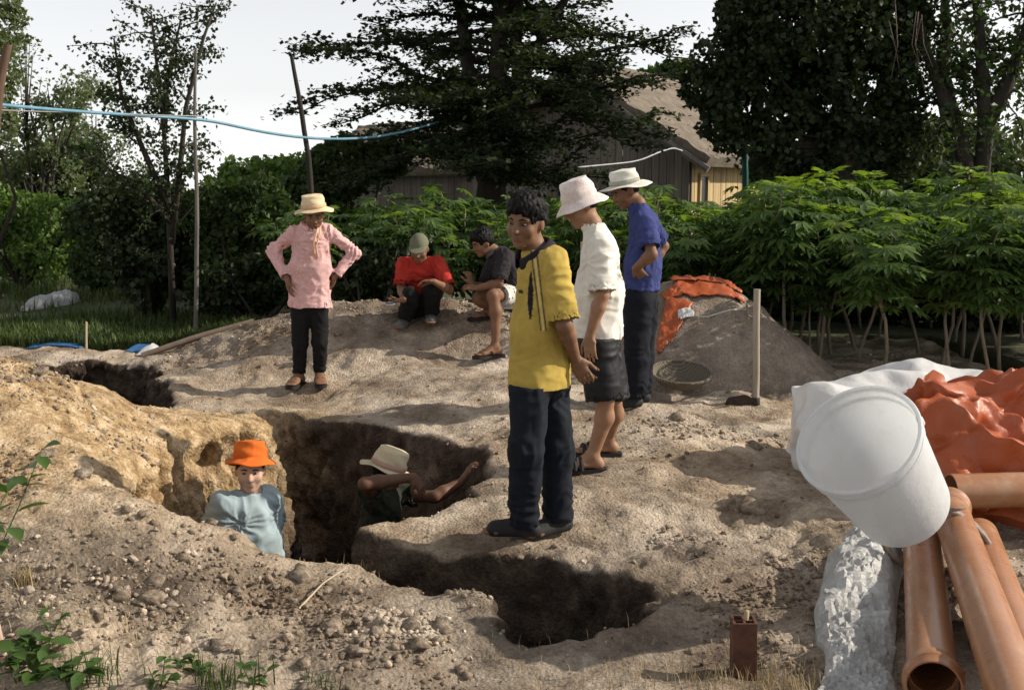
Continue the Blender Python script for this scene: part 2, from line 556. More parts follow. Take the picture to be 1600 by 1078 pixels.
def soil_material(name, attrs=True, island=True):
    m, nt, b = mat_new(name)
    f1 = noise_node(nt, 1.6, 6, 0.62)
    f2 = noise_node(nt, 9.0, 6, 0.7)
    f3 = noise_node(nt, 48.0, 5, 0.7)
    c = ramp(nt, f1, ((0.35, (0.215, 0.166, 0.127)), (0.48, (0.405, 0.336, 0.265)), (0.60, (0.58, 0.502, 0.415))))
    if attrs:
        at = nt.nodes.new('ShaderNodeAttribute'); at.attribute_name = 'clay'
        cl = ramp(nt, f2, ((0.33, (0.26, 0.165, 0.085)), (0.50, (0.46, 0.33, 0.185)), (0.66, (0.60, 0.475, 0.33))))
        c = mixc(nt, at.outputs['Fac'], c, cl)
        ah = nt.nodes.new('ShaderNodeAttribute'); ah.attribute_name = 'humus_shade'
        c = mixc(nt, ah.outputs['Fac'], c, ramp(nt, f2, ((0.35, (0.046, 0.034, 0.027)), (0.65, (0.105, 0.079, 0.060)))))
    if not attrs and island:
        ge = nt.nodes.new('ShaderNodeNewGeometry')
        c = mixc(nt, 1.0, c, ramp(nt, ge.outputs['Random Per Island'], ((0, (.45, .42, .40)), (.6, (.95, .92, .9)), (1, (1.3, 1.28, 1.25)))), 'MULTIPLY')
    sp = ramp(nt, f2, ((0.30, (0.66, 0.63, 0.60)), (0.62, (1.12, 1.1, 1.08))))
    c = mixc(nt, 0.85, c, sp, 'MULTIPLY')
    sp2 = ramp(nt, f3, ((0.32, (0.62, 0.60, 0.58)), (0.6, (1.12, 1.12, 1.12))))
    c = mixc(nt, 0.8, c, sp2, 'MULTIPLY')
    nt.links.new(c, b.inputs['Base Color'])
    b.inputs['Roughness'].default_value = 0.95
    b.inputs['Specular IOR Level'].default_value = 0.12
    vor = nt.nodes.new('ShaderNodeTexVoronoi')
    vor.inputs['Scale'].default_value = 60.0
    nt.links.new(_coord(nt, 1.0), vor.inputs['Vector'])
    mth = nt.nodes.new('ShaderNodeMath'); mth.operation = 'MULTIPLY_ADD'
    mth.inputs[1].default_value = -0.6
    nt.links.new(vor.outputs['Distance'], mth.inputs[0])
    nt.links.new(noise_node(nt, 26.0, 8, 0.72), mth.inputs[2])
    b1 = bump(nt, b, mth.outputs[0], 0.75, 0.018)
    b2 = nt.nodes.new('ShaderNodeBump'); b2.inputs['Strength'].default_value = 0.7; b2.inputs['Distance'].default_value = 0.05
    nt.links.new(noise_node(nt, 7.0, 9, 0.68), b2.inputs['Height'])
    nt.links.new(b2.outputs[0], b1.inputs['Normal'])
    return m

SOIL = soil_material('dry_soil')
gm = new_mesh('ground', gv, gf)
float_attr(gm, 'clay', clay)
float_attr(gm, 'humus_shade', humus_shade)
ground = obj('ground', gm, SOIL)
tag(ground, 'bare dug-over earth with a deep trench pit, rubble and trodden humps', kind='structure')

# wide sheet that carries the yard's surroundings out to the horizon
def lines(lo, hi, inner0, inner1):
    far0 = -np.geomspace(abs(lo), abs(inner0) + 2, 14) if lo < 0 else np.array([])
    return far0
xs = np.concatenate((-np.geomspace(600, 9, 12), np.linspace(-8.4, -6.2, 6), np.linspace(-5.75, 4.35, 16), np.linspace(4.8, 8, 6), np.geomspace(9, 600, 12)))
ys = np.concatenate((np.linspace(-60, 2.3, 10), np.linspace(2.8, 12.35, 14), np.linspace(12.9, 30, 32), np.geomspace(33, 900, 16)))
TX, TY = np.meshgrid(xs, ys, indexing='ij')
tp = np.stack((TX.ravel(), TY.ravel(), TX.ravel() * 0), 1)
TZ = 0.10 * fbm(tp * 0.35, 3, 91).reshape(TX.shape) * np.clip((np.hypot(TX + 0.7, TY - 7.6) - 8) / 6, 0, 1) - 0.012
TZ += np.clip((TY - 18) / 30, 0, 1) * np.clip((-TX - 2) / 10, 0, 1) * 0.35
inside = (TX > -5.9) & (TX < 4.5) & (TY > 2.6) & (TY < 12.6)
TZ = np.where(inside, -3.0, TZ)
nxs, nys = TX.shape
ii = np.arange(nxs * nys).reshape(nxs, nys)
tf = np.stack((ii[:-1, :-1], ii[1:, :-1], ii[1:, 1:], ii[:-1, 1:]), -1).reshape(-1, 4)
def field_material():
    m, nt, b = mat_new('field_grass')
    f1 = noise_node(nt, 0.35, 6, 0.65)
    f2 = noise_node(nt, 7.0, 6, 0.7)
    c = ramp(nt, f1, ((0.34, (0.032, 0.048, 0.018)), (0.50, (0.060, 0.078, 0.028)), (0.62, (0.15, 0.12, 0.07)), (0.74, (0.26, 0.19, 0.12))))
    c = mixc(nt, 0.8, c, ramp(nt, f2, ((0.3, (0.5, 0.5, 0.5)), (0.65, (1.15, 1.15, 1.1)))), 'MULTIPLY')
    nt.links.new(c, b.inputs['Base Color'])
    b.inputs['Roughness'].default_value = 0.95
    bump(nt, b, noise_node(nt, 14, 6, 0.7), 0.8, 0.05)
    return m
terrain = obj('terrain', new_mesh('terrain', np.stack((TX.ravel(), TY.ravel(), TZ.ravel()), 1), tf), field_material())
tag(terrain, 'grassy and earthen field reaching away to the horizon', kind='structure')

# heights for standing things on the soil
_hgrid = np.full(XX.shape, np.nan)
_ok = gn[:, 2] > 0.45
_hi = np.clip(((gv[_ok, 0] - GX0) / GH).round().astype(int), 0, XX.shape[0] - 1)
_hj = np.clip(((gv[_ok, 1] - GY0) / GH).round().astype(int), 0, XX.shape[1] - 1)
_hgrid[_hi, _hj] = gv[_ok, 2]
def G_hit(u, v):
    """first point of the soil seen at a pixel"""
    for y in np.arange(2.9, 12.4, .01):
        p = W(u, v, y)
        if p[2] <= gz_at(p[0], p[1]):
            return p
    return G(u, v, 0)
def gz_at(x, y):
    if GX0 + .1 < x < GX1 - .1 and GY0 + .1 < y < GY1 - .1:
        i, j = int(round((x - GX0) / GH)), int(round((y - GY0) / GH))
        w_ = _hgrid[max(i - 1, 0):i + 2, max(j - 1, 0):j + 2]
        if np.isfinite(w_).any():
            return float(np.nanmean(w_))
    return 0.0
# ------------------------------------------------------------------ people: distance fields skinned into continuous bodies
class Field:
    def __init__(self, lo, hi, h):
        self.lo = np.asarray(lo, float); self.h = h
        n = np.ceil((np.asarray(hi, float) - self.lo) / h).astype(int) + 1
        self.D = np.full(n, 0.2, np.float32)
    def _slab(self, lo, hi):
        a = np.maximum(np.floor((np.asarray(lo) - self.lo) / self.h).astype(int), 0)
        b = np.minimum(np.ceil((np.asarray(hi) - self.lo) / self.h).astype(int) + 1, self.D.shape)
        if (b <= a).any():
            return None, None
        ax = [self.lo[k] + np.arange(a[k], b[k]) * self.h for k in range(3)]
        X, Y, Z = np.meshgrid(*[q.astype(np.float32) for q in ax], indexing='ij')
        return tuple(slice(a[k], b[k]) for k in range(3)), (X, Y, Z)
    def _merge(self, sl, d, k, sub):
        A = self.D[sl]
        if sub:
            h = np.maximum(k - np.abs(A + d), 0) / k if k > 0 else 0
            self.D[sl] = np.maximum(A, -d) + h * h * k * 0.25
        else:
            h = np.maximum(k - np.abs(A - d), 0) / k if k > 0 else 0
            self.D[sl] = np.minimum(A, d) - h * h * k * 0.25
    def cone(self, p0, p1, r0, r1, k=0.02, lat=None, sub=False, flat=False, cut=None):
        """tapered limb; r0 / r1 a radius or (half-width along lat, half-depth)"""
        p0 = np.asarray(p0, float); p1 = np.asarray(p1, float)
        a0, b0 = (r0, r0) if np.isscalar(r0) else r0
        a1, b1 = (r1, r1) if np.isscalar(r1) else r1
        m = max(a0, b0, a1, b1) + k + 3 * self.h
        sl, g = self._slab(np.minimum(p0, p1) - m, np.maximum(p0, p1) + m)
        if sl is None: return self
        ax = p1 - p0
        L = max(np.linalg.norm(ax), 1e-6)
        ax = ax / L
        if lat is None:
            lat = (1, 0, 0) if abs(ax[0]) < 0.8 else (0, 1, 0)
        la = unit(np.asarray(lat, float) - ax * np.dot(lat, ax))
        de = np.cross(ax, la)
        x, y, z = g[0] - p0[0], g[1] - p0[1], g[2] - p0[2]
        s = x * ax[0] + y * ax[1] + z * ax[2]
        t = np.clip(s / L, 0, 1)
        A = a0 + (a1 - a0) * t
        B = b0 + (b1 - b0) * t
        e = s - t * L
        C = np.minimum(A, B)
        q = np.sqrt(((x * la[0] + y * la[1] + z * la[2]) / A) ** 2 + ((x * de[0] + y * de[1] + z * de[2]) / B) ** 2 + (e / C) ** 2)
        d = (q - 1) * C
        if flat:
            d = np.maximum(d, np.abs(s - L / 2) - L / 2)
        if cut is not None:
            for (cp, cn) in cut:
                d = np.maximum(d, (g[0] - cp[0]) * cn[0] + (g[1] - cp[1]) * cn[1] + (g[2] - cp[2]) * cn[2])
        self._merge(sl, d, k, sub)
        return self
    def ell(self, c, R, rad, k=0.01, sub=False, cut=None):
        """ellipsoid with axes the columns of R"""
        c = np.asarray(c, float); m = max(rad) + k + 3 * self.h
        sl, g = self._slab(c - m, c + m)
        if sl is None: return self
        x, y, z = g[0] - c[0], g[1] - c[1], g[2] - c[2]
        q = 0
        for j in range(3):
            q = q + ((x * R[0, j] + y * R[1, j] + z * R[2, j]) / rad[j]) ** 2
        d = (np.sqrt(q) - 1) * min(rad)
        if cut is not None:
            for (cp, cn) in cut:
                d = np.maximum(d, (g[0] - cp[0]) * cn[0] + (g[1] - cp[1]) * cn[1] + (g[2] - cp[2]) * cn[2])
        self._merge(sl, d, k, sub)
        return self
    def halfspace(self, p, n):
        """keep only what lies on the side of p away from n"""
        ax = [self.lo[k] + np.arange(self.D.shape[k]) * self.h for k in range(3)]
        d = ((ax[0] - p[0]) * n[0])[:, None, None] + ((ax[1] - p[1]) * n[1])[None, :, None] + ((ax[2] - p[2]) * n[2])[None, None, :]
        self.D = np.maximum(self.D, d.astype(np.float32))
        return self
    def skin(self, smooth=1):
        v, f = nets(self.D, self.lo, self.h)
        return (relax(v, f, smooth, 0.5) if smooth else v), f

def skin_mat(name, c):
    m, nt, b = mat_new(name)
    f = noise_node(nt, 14, 4, 0.6)
    nt.links.new(ramp(nt, f, ((0.3, tuple(x * 0.68 for x in c)), (0.7, c))), b.inputs['Base Color'])
    b.inputs['Roughness'].default_value = 0.58
    b.inputs['Specular IOR Level'].default_value = 0.3
    b.inputs['Subsurface Weight'].default_value = 0.08
    b.inputs['Subsurface Radius'].default_value = (0.012, 0.005, 0.003)
    bump(nt, b, noise_node(nt, 180, 3, 0.6), 0.15, 0.002)
    return m

def cloth_mat(name, c1, c2=None, rough=0.9, weave=260, pattern=None, printed=None, bump_s=0.35, sheen=0.0):
    m, nt, b = mat_new(name)
    c2 = c2 or tuple(x * 0.82 for x in c1)
    col = ramp(nt, noise_node(nt, 9, 5, 0.6), ((0.3, c2), (0.7, c1)))
    if pattern:
        vor = nt.nodes.new('ShaderNodeTexVoronoi'); vor.inputs['Scale'].default_value = pattern[1]
        nt.links.new(_coord(nt, 1.0), vor.inputs['Vector'])
        col = mixc(nt, ramp(nt, vor.outputs['Distance'], ((0.22, (1, 1, 1)), (0.34, (0, 0, 0)))), col, pattern[0])
    for an, pc in (printed or ()):
        at = nt.nodes.new('ShaderNodeAttribute'); at.attribute_name = an
        col = mixc(nt, at.outputs['Fac'], col, pc)
    stn = ramp(nt, noise_node(nt, 5, 6, 0.7), ((0.42, (1, 1, 1)), (0.72, (0.72, 0.69, 0.65))))      # wear and dust
    col = mixc(nt, 0.8, col, stn, 'MULTIPLY')
    nt.links.new(col, b.inputs['Base Color'])
    b.inputs['Roughness'].default_value = rough
    b.inputs['Specular IOR Level'].default_value = 0.2
    b.inputs['Sheen Weight'].default_value = sheen
    b1 = bump(nt, b, noise_node(nt, weave, 2, 0.6), bump_s, 0.002)
    b2 = nt.nodes.new('ShaderNodeBump')
    b2.inputs['Strength'].default_value = 0.5
    b2.inputs['Distance'].default_value = 0.006
    rn = nt.nodes.new('ShaderNodeTexNoise')          # fine sharp creases
    rn.noise_type = 'RIDGED_MULTIFRACTAL'
    rn.inputs['Scale'].default_value = 11.0
    rn.inputs['Detail'].default_value = 2.5
    rn.inputs['Distortion'].default_value = 0.8
    mpc = nt.nodes.new('ShaderNodeMapping'); tcc = nt.nodes.new('ShaderNodeTexCoord')
    mpc.inputs['Rotation'].default_value = (0.3, 0.5, 0.2); mpc.inputs['Scale'].default_value = (1, 1, 0.4)
    nt.links.new(tcc.outputs['Object'], mpc.inputs['Vector']); nt.links.new(mpc.outputs[0], rn.inputs['Vector'])
    nt.links.new(rn.outputs['Fac'], b2.inputs['Height'])
    nt.links.new(b2.outputs[0], b1.inputs['Normal'])
    return m

SKIN_BROWN = skin_mat('skin_brown', (0.225, 0.115, 0.066))
SKIN_TAN = skin_mat('skin_tan', (0.34, 0.185, 0.112))
SKIN_SHADED = skin_mat('skin_shaded', (0.145, 0.072, 0.042))  # skin toned down: the dim light in the pit is put into the colour
SKIN_PALE = skin_mat('skin_pale', (0.60, 0.38, 0.28))
HAIR = simple('black_hair', (0.007, 0.006, 0.006), (0.003, 0.003, 0.003), 60, 0.55, 0.7, 260, 0.004, (1, 1, 0.25), spec=0.14)
EYE_WHITE = simple('eye_white_shaded', (0.26, 0.225, 0.20), None, 30, 0.25, 0)  # whites darkened, shading of the eyes painted into the colour
EYE_DARK = simple('eye_iris', (0.012, 0.008, 0.006), None, 30, 0.15, 0)
LIP = simple('lip_skin', (0.24, 0.105, 0.075), None, 40, 0.45, 0.2)
RUBBER = simple('dark_rubber', (0.022, 0.021, 0.022), None, 30, 0.75, 0.3)

def folds(v, n, amp, seed, stretch=(9, 9, 2.6), tilt=(0, 0, 0)):
    """drape: soft creases that run mostly down the cloth"""
    p = v.copy()
    p = p + np.stack((tilt[0] * v[:, 2], tilt[1] * v[:, 2], tilt[2] * v[:, 0]), 1)
    st = np.array(stretch)
    warp = 0.5 * np.stack((fbm(v * 5.0, 1, seed + 31), fbm(v * 5.0, 1, seed + 33), fbm(v * 5.0, 1, seed + 35)), 1)
    a = fbm(p * st + warp, 2, seed)
    b = 1 - np.abs(fbm(p * st * 1.5 + warp + 5.1, 1, seed + 9)) * 3.0
    q = v.copy(); q[:, 0] += 0.8 * v[:, 2]
    e = 1 - np.abs(fbm(q * np.array((6.0, 9.0, 16.0)) + warp, 1, seed + 19)) * 3.2
    c = np.clip(0.5 + fbm(v * 4.0, 2, seed + 17), 0, 1)
    return v + n * (amp * (0.8 * a + 1.0 * np.clip(b, -.6, 1) * c + 0.42 * np.clip(e, -.5, 1) * (1 - c)))[:, None]

def drag_folds(v, n, anchors, lat, amp, seed=0):
    """creases that run out from the places where the cloth is pulled (armpits, crotch, knees)"""
    la = unit(lat)
    for k, (a, ax2, reach, cnt) in enumerate(anchors):
        d = v - np.asarray(a, float)
        r = np.linalg.norm(d, axis=1)
        th = np.arctan2(d @ unit(ax2), d @ la) + 0.35 * vnoise(v * 9.0, seed + k)
        rg_ = np.abs((th * cnt / (2 * math.pi) + .13 * k) % 1 - .5) * 2
        fall = np.exp(-(r / reach) ** 2) * np.clip((r - .04) / .08, 0, 1)
        v = v + n * (amp * (1.0 - 2.2 * rg_ ** .7).clip(-.8, 1) * fall)[:, None]
    return v

def stack_folds(v, n, p, axis, reach, amp, freq, seed=0):
    """rings of slack cloth round a joint or above a hem"""
    s = (v - np.asarray(p, float)) @ unit(axis)
    r = np.linalg.norm(v - np.asarray(p, float), axis=1)
    w = s * freq + .9 * vnoise(v * 11.0, seed) + .6 * vnoise(v * 5.0, seed + 3)
    return v + n * (amp * (1 - 2.4 * np.abs(w % 1 - .5) * 2).clip(-.9, 1) * np.exp(-(r / reach) ** 2))[:, None]

def place(name, v, f, mat, base, parent=None):
    me = new_mesh(name, v - np.asarray(base, float), f)
    return obj(name, me, mat, parent)

def head_frame(face, up=(0, 0, 1)):
    """columns: right-hand side of the face's owner (x), forward (y), up (z)"""
    f = unit(face)
    u = unit(np.asarray(up, float) - f * np.dot(up, f))
    return np.stack((np.cross(f, u), f, u), 1)

def add_head(F, c, R, s=1.0, ears=True):
    """c is the middle of the skull, R its frame, s the size (1 = head 0.225 m high)"""
    P = lambda x, y, z: c + R @ (np.array((x, y, z)) * s)
    F.ell(P(0, -0.010, 0.030), R, (0.074 * s, 0.094 * s, 0.088 * s), 0.02)
    F.ell(P(0, 0.018, -0.020), R, (0.062 * s, 0.074 * s, 0.086 * s), 0.03)
    F.cone(P(0, 0.040, -0.070), P(0, 0.062, -0.096), (0.042 * s, 0.030 * s), (0.024 * s, 0.018 * s), 0.03, R[:, 0])
    for sx in (-1, 1):
        F.ell(P(sx * 0.040, 0.058, -0.030), R, (0.024 * s, 0.022 * s, 0.022 * s), 0.02)
        F.ell(P(sx * 0.031, 0.093, 0.004), R, (0.019 * s, 0.016 * s, 0.0125 * s), 0.012, sub=True)
        F.cone(P(sx * 0.010, 0.088, 0.022), P(sx * 0.048, 0.074, 0.021), 0.0085 * s, 0.007 * s, 0.012)
        if ears:
            F.ell(P(sx * 0.076, -0.008, -0.006), R, (0.011 * s, 0.020 * s, 0.032 * s), 0.008)
    F.cone(P(0, 0.084, 0.012), P(0, 0.106, -0.030), 0.0085 * s, 0.0125 * s, 0.010)
    F.ell(P(0, 0.096, -0.034), R, (0.0185 * s, 0.011 * s, 0.0095 * s), 0.008)
    F.cone(P(-0.016, 0.082, -0.058), P(0.016, 0.082, -0.058), 0.0085 * s, 0.0085 * s, 0.006)
    F.cone(P(-0.014, 0.080, -0.070), P(0.014, 0.080, -0.070), 0.009 * s, 0.009 * s, 0.006)

def face_parts(c, R, s, base, parent, lips=True):
    P = lambda x, y, z: c + R @ (np.array((x, y, z)) * s)
    for sx in (-1, 1):
        mb = MB(); ring = [(0.0132 * s * math.sin(a), -0.0132 * s * math.cos(a)) for a in np.linspace(0.05, math.pi - 0.05, 8)]
        mb.lathe(ring, P(sx * 0.031, 0.078, 0.003), R @ np.diag((0.95, 1, 0.42)), 12, True, True)
        e = mb.build('eye', EYE_WHITE, parent, origin=base)
        mb = MB(); mb.lathe([(0.0015 * s, 0), (0.0058 * s, -0.001 * s), (0.0058 * s, -0.003 * s)], P(sx * 0.031, 0.0920, 0.003), R @ frame((0, 1, 0)) @ np.diag((1, .85, 1)), 10, True, True)
        mb.build('iris', EYE_DARK, e, origin=base)
        mb = MB(); mb.tube([P(sx * 0.014, 0.0955, 0.0215), P(sx * 0.030, 0.092, 0.0265), P(sx * 0.048, 0.080, 0.0205)], [0.0034 * s, 0.0042 * s, 0.0022 * s], 5)
        mb.build('eyebrow', HAIR, parent, origin=base)
    if lips:
        mb = MB()
        mb.tube([P(-0.022, 0.0845, -0.0655), P(-0.009, 0.0905, -0.0615), P(0, 0.0905, -0.0625), P(0.009, 0.0905, -0.0615), P(0.022, 0.0845, -0.0655)], np.array([.0015, .0042, .004, .0042, .0015]) * s, 6)
        mb.tube([P(-0.018, 0.084, -0.0675), P(0, 0.0895, -0.0695), P(0.018, 0.084, -0.0675)], np.array([.0015, .005, .0015]) * s, 6)
        mb.build('lips', LIP, parent, origin=base)

def add_hand(F, wrist, dirn, palm, side, curl=0.5, s=1.0, spread=0.10, thumb=0.6):
    """five fingers; dirn points from the wrist along the palm, palm is the way the palm faces, side=+1 puts the thumb along dirn x palm"""
    d = unit(dirn); p = unit(np.asarray(palm, float) - d * np.dot(palm, d)); t = np.cross(d, p) * side
    w = np.asarray(wrist, float)
    F.cone(w, w + d * 0.030 * s, (0.026 * s, 0.020 * s), (0.033 * s, 0.017 * s), 0.012, t)
    F.cone(w + d * 0.030 * s, w + d * 0.078 * s, (0.034 * s, 0.016 * s), (0.038 * s, 0.0135 * s), 0.012, t)
    for j, (off, ln) in enumerate(((0.029, 0.072), (0.010, 0.080), (-0.010, 0.075), (-0.028, 0.058))):
        q = w + (d * 0.080 + t * off) * s
        a = curl * 0.45
        dd = unit(d + t * spread * (off / 0.03) * 0.6)
        r = 0.0086 * s
        for seg, fr in enumerate((0.45, 0.32, 0.26)):
            g = dd * math.cos(a) + p * math.sin(a)
            q2 = q + g * ln * fr * s
            F.cone(q, q2, r, r * 0.9, 0.004)
            q, r = q2, r * 0.9
            a += curl * (0.75 + 0.12 * j)
    q = w + (d * 0.022 + t * 0.026) * s
    g = unit(t * thumb + d * 0.75 + p * 0.35)
    q2 = q + g * 0.042 * s
    F.cone(q, q2, 0.0135 * s, 0.0100 * s, 0.010)
    g = unit(t * thumb * 0.35 + d * 0.9 + p * (0.3 + 0.3 * curl))
    q3 = q2 + g * 0.034 * s
    F.cone(q2, q3, 0.0100 * s, 0.0090 * s, 0.004)
    F.cone(q3, q3 + unit(g + p * 0.3 * curl) * 0.024 * s, 0.0090 * s, 0.0075 * s, 0.004)

def add_foot(F, ankle, toe, s=1.0):
    a = np.asarray(ankle, float); t = np.asarray(toe, float)
    d = unit(np.array((t[0] - a[0], t[1] - a[1], 0)))
    lat = np.array((-d[1], d[0], 0))
    g = t[2]
    heel = np.array((a[0], a[1], 0)) - d * 0.035 * s; heel[2] = g + 0.030 * s
    ball = np.array((a[0], a[1], 0)) + d * 0.135 * s; ball[2] = g + 0.022 * s
    F.cone(a, heel, 0.034 * s, 0.034 * s, 0.02)
    F.cone(a + d * 0.01, ball, (0.036 * s, 0.030 * s), (0.044 * s, 0.020 * s), 0.02, lat)
    F.cone(heel, ball, (0.032 * s, 0.026 * s), (0.044 * s, 0.020 * s), 0.02, lat)
    for j, off in enumerate((-0.032, -0.014, 0.003, 0.018, 0.032)):
        q = ball + lat * off * s + d * 0.015 * s
        q[2] = g + 0.016 * s
        F.cone(q, q + d * (0.052 - 0.006 * abs(j - 1.2)) * s, 0.0125 * s, 0.0095 * s, 0.006)

def sandal(ankle, toe, base, parent, mat, s=1.0, thong=True):
    a = np.asarray(ankle, float); t = np.asarray(toe, float)
    d = unit(np.array((t[0] - a[0], t[1] - a[1], 0))); lat = np.array((-d[1], d[0], 0)); g = t[2]
    prof = [(-0.085, 0.020), (-0.075, 0.033), (-0.03, 0.038), (0.04, 0.036), (0.11, 0.047), (0.16, 0.050), (0.195, 0.040), (0.213, 0.018)]
    top, n = [], len(prof)
    o = np.array((a[0], a[1], 0))
    vs_ = []
    for z in (g - 0.022, g + 0.003):
        for (x, w) in prof: vs_.append(o + d * x * s + lat * w * s + np.array((0, 0, z)))
        for (x, w) in prof[::-1]: vs_.append(o + d * x * s - lat * w * s + np.array((0, 0, z)))
    m = 2 * n
    fs = [tuple(range(m - 1, -1, -1)), tuple(range(m, 2 * m))] + [(i, (i + 1) % m, m + (i + 1) % m, m + i) for i in range(m)]
    mb = MB(); mb.add(vs_, fs)
    if thong:
        for sx in (-1, 1):
            p = [o + d * 0.155 * s + np.array((0, 0, g + 0.012)), o + d * 0.115 * s + lat * sx * 0.018 * s + np.array((0, 0, g + 0.052)), o + d * 0.055 * s + lat * sx * 0.043 * s + np.array((0, 0, g + 0.036)), o + d * 0.03 * s + lat * sx * 0.040 * s + np.array((0, 0, g))]
            mb.tube(p, 0.007, 6)
    else:
        for xx in (0.07, 0.105, 0.14):
            ang = np.linspace(0, math.pi, 9)
            mb.tube([o + d * xx * s + lat * math.cos(q) * 0.051 * s + np.array((0, 0, g + 0.004 + math.sin(q) * 0.052 * s * (1.15 - (xx - 0.07) * 4))) for q in ang], 0.014 * s, 6)
    return mb.build('sandal', mat, parent, origin=base, angle=40)

def shoe(ankle, toe, base, parent, mat, s=1.0):
    lo = np.minimum(ankle, toe) - 0.16; hi = np.maximum(ankle, toe) + 0.16
    F = Field(lo, hi, 0.006)
    a = np.asarray(ankle, float); t = np.asarray(toe, float)
    d = unit(np.array((t[0] - a[0], t[1] - a[1], 0))); lat = np.array((-d[1], d[0], 0)); g = t[2]
    o = np.array((a[0], a[1], g))
    F.cone(o - d * 0.045 * s + np.array((0, 0, 0.034)), o + d * 0.15 * s + np.array((0, 0, 0.026)), (0.040 * s, 0.038), (0.052 * s, 0.030), 0.02, lat)
    F.cone(a, o + np.array((0, 0, 0.05)), 0.044 * s, 0.040 * s, 0.03)
    F.cone(o + d * 0.02 + np.array((0, 0, 0.06)), o + d * 0.14 * s + np.array((0, 0, 0.03)), 0.035 * s, 0.036 * s, 0.03)
    F.halfspace((0, 0, g - 0.004), (0, 0, -1))
    v, f = F.skin(1)
    return place('shoe', v, f, mat, base, parent)

def hat(c, R, base, parent, mat, crown_r=0.088, top_r=0.070, crown_h=0.105, brim=0.065, drop=0.035, wave=0.010, seed=1, band=None, dent=0.0, lift=0.0, squash=1.12, edge=None):
    """sewn or woven hat: crown, top and a flexing brim, made with thickness"""
    seg = 56
    prof = []
    for t in np.linspace(0, 1, 8):
        prof.append((crown_r + brim * (1 - t), -drop * (1 - t) ** 1.3))
    for t in np.linspace(0.12, 1, 8):
        prof.append((crown_r + (top_r - crown_r) * t ** 1.4, crown_h * t))
    for t in (0.93, 0.82, 0.6, 0.3, 0.02):
        prof.append((top_r * t, crown_h + 0.010 * (1 - t) - dent * (1 - t)))
    nb = len(prof)
    ang = np.arange(seg) * 2 * math.pi / seg
    V = []
    for off in (0.0, 0.006):
        for k, (r, z) in enumerate(prof):
            far = np.clip((r - crown_r) / max(brim, 1e-3), 0, 1)
            zz = z + off * (1 if k > 8 else 0.6) + far * (wave * np.sin(2 * ang + seed) + 0.5 * wave * np.sin(5 * ang + seed * 2.1)) + lift
            rr = r + off * (1 if 7 < k < 17 else 0.2) + 0.004 * np.sin(3 * ang + seed + k) * (k > 8)
            V.append(np.stack((rr * np.cos(ang), rr * np.sin(ang) * squash, np.broadcast_to(zz, ang.shape)), 1))
    V = np.concatenate(V)
    V = V + 0.0025 * fbm(V * 28 + seed, 2, seed)[:, None] * unit(np.array((1, 1, 1.0)))
    fs = []
    N = nb * seg
    for k in range(nb - 1):
        for s in range(seg):
            a, b = k * seg + s, k * seg + (s + 1) % seg
            fs.append((N + a, N + b, N + b + seg, N + a + seg))
            fs.append((a + seg, b + seg, b, a))
    for s in range(seg):
        fs.append((s, (s + 1) % seg, N + (s + 1) % seg, N + s))
    fs.append(tuple(N + (nb - 1) * seg + s for s in range(seg)))
    vw = V @ R.T + c
    me = new_mesh('hat', vw - np.asarray(base, float), fs)
    o = obj('hat', me, mat, parent)
    if band is not None:
        mb = MB()
        rr = crown_r + 0.0075
        ring = [(rr, 0.010), (rr + 0.003, 0.014), (rr + 0.002 + (top_r - crown_r) * .1, 0.036), (rr - 0.002 + (top_r - crown_r) * .1, 0.038)]
        mb.lathe([(r, z + lift) for r, z in ring], (0, 0, 0), None, seg)
        v = np.concatenate(mb.v); v[:, 1] *= squash
        obj('hat_band', new_mesh('hat_band', v @ R.T + c - np.asarray(base, float), mb.f), band, o)
    return o

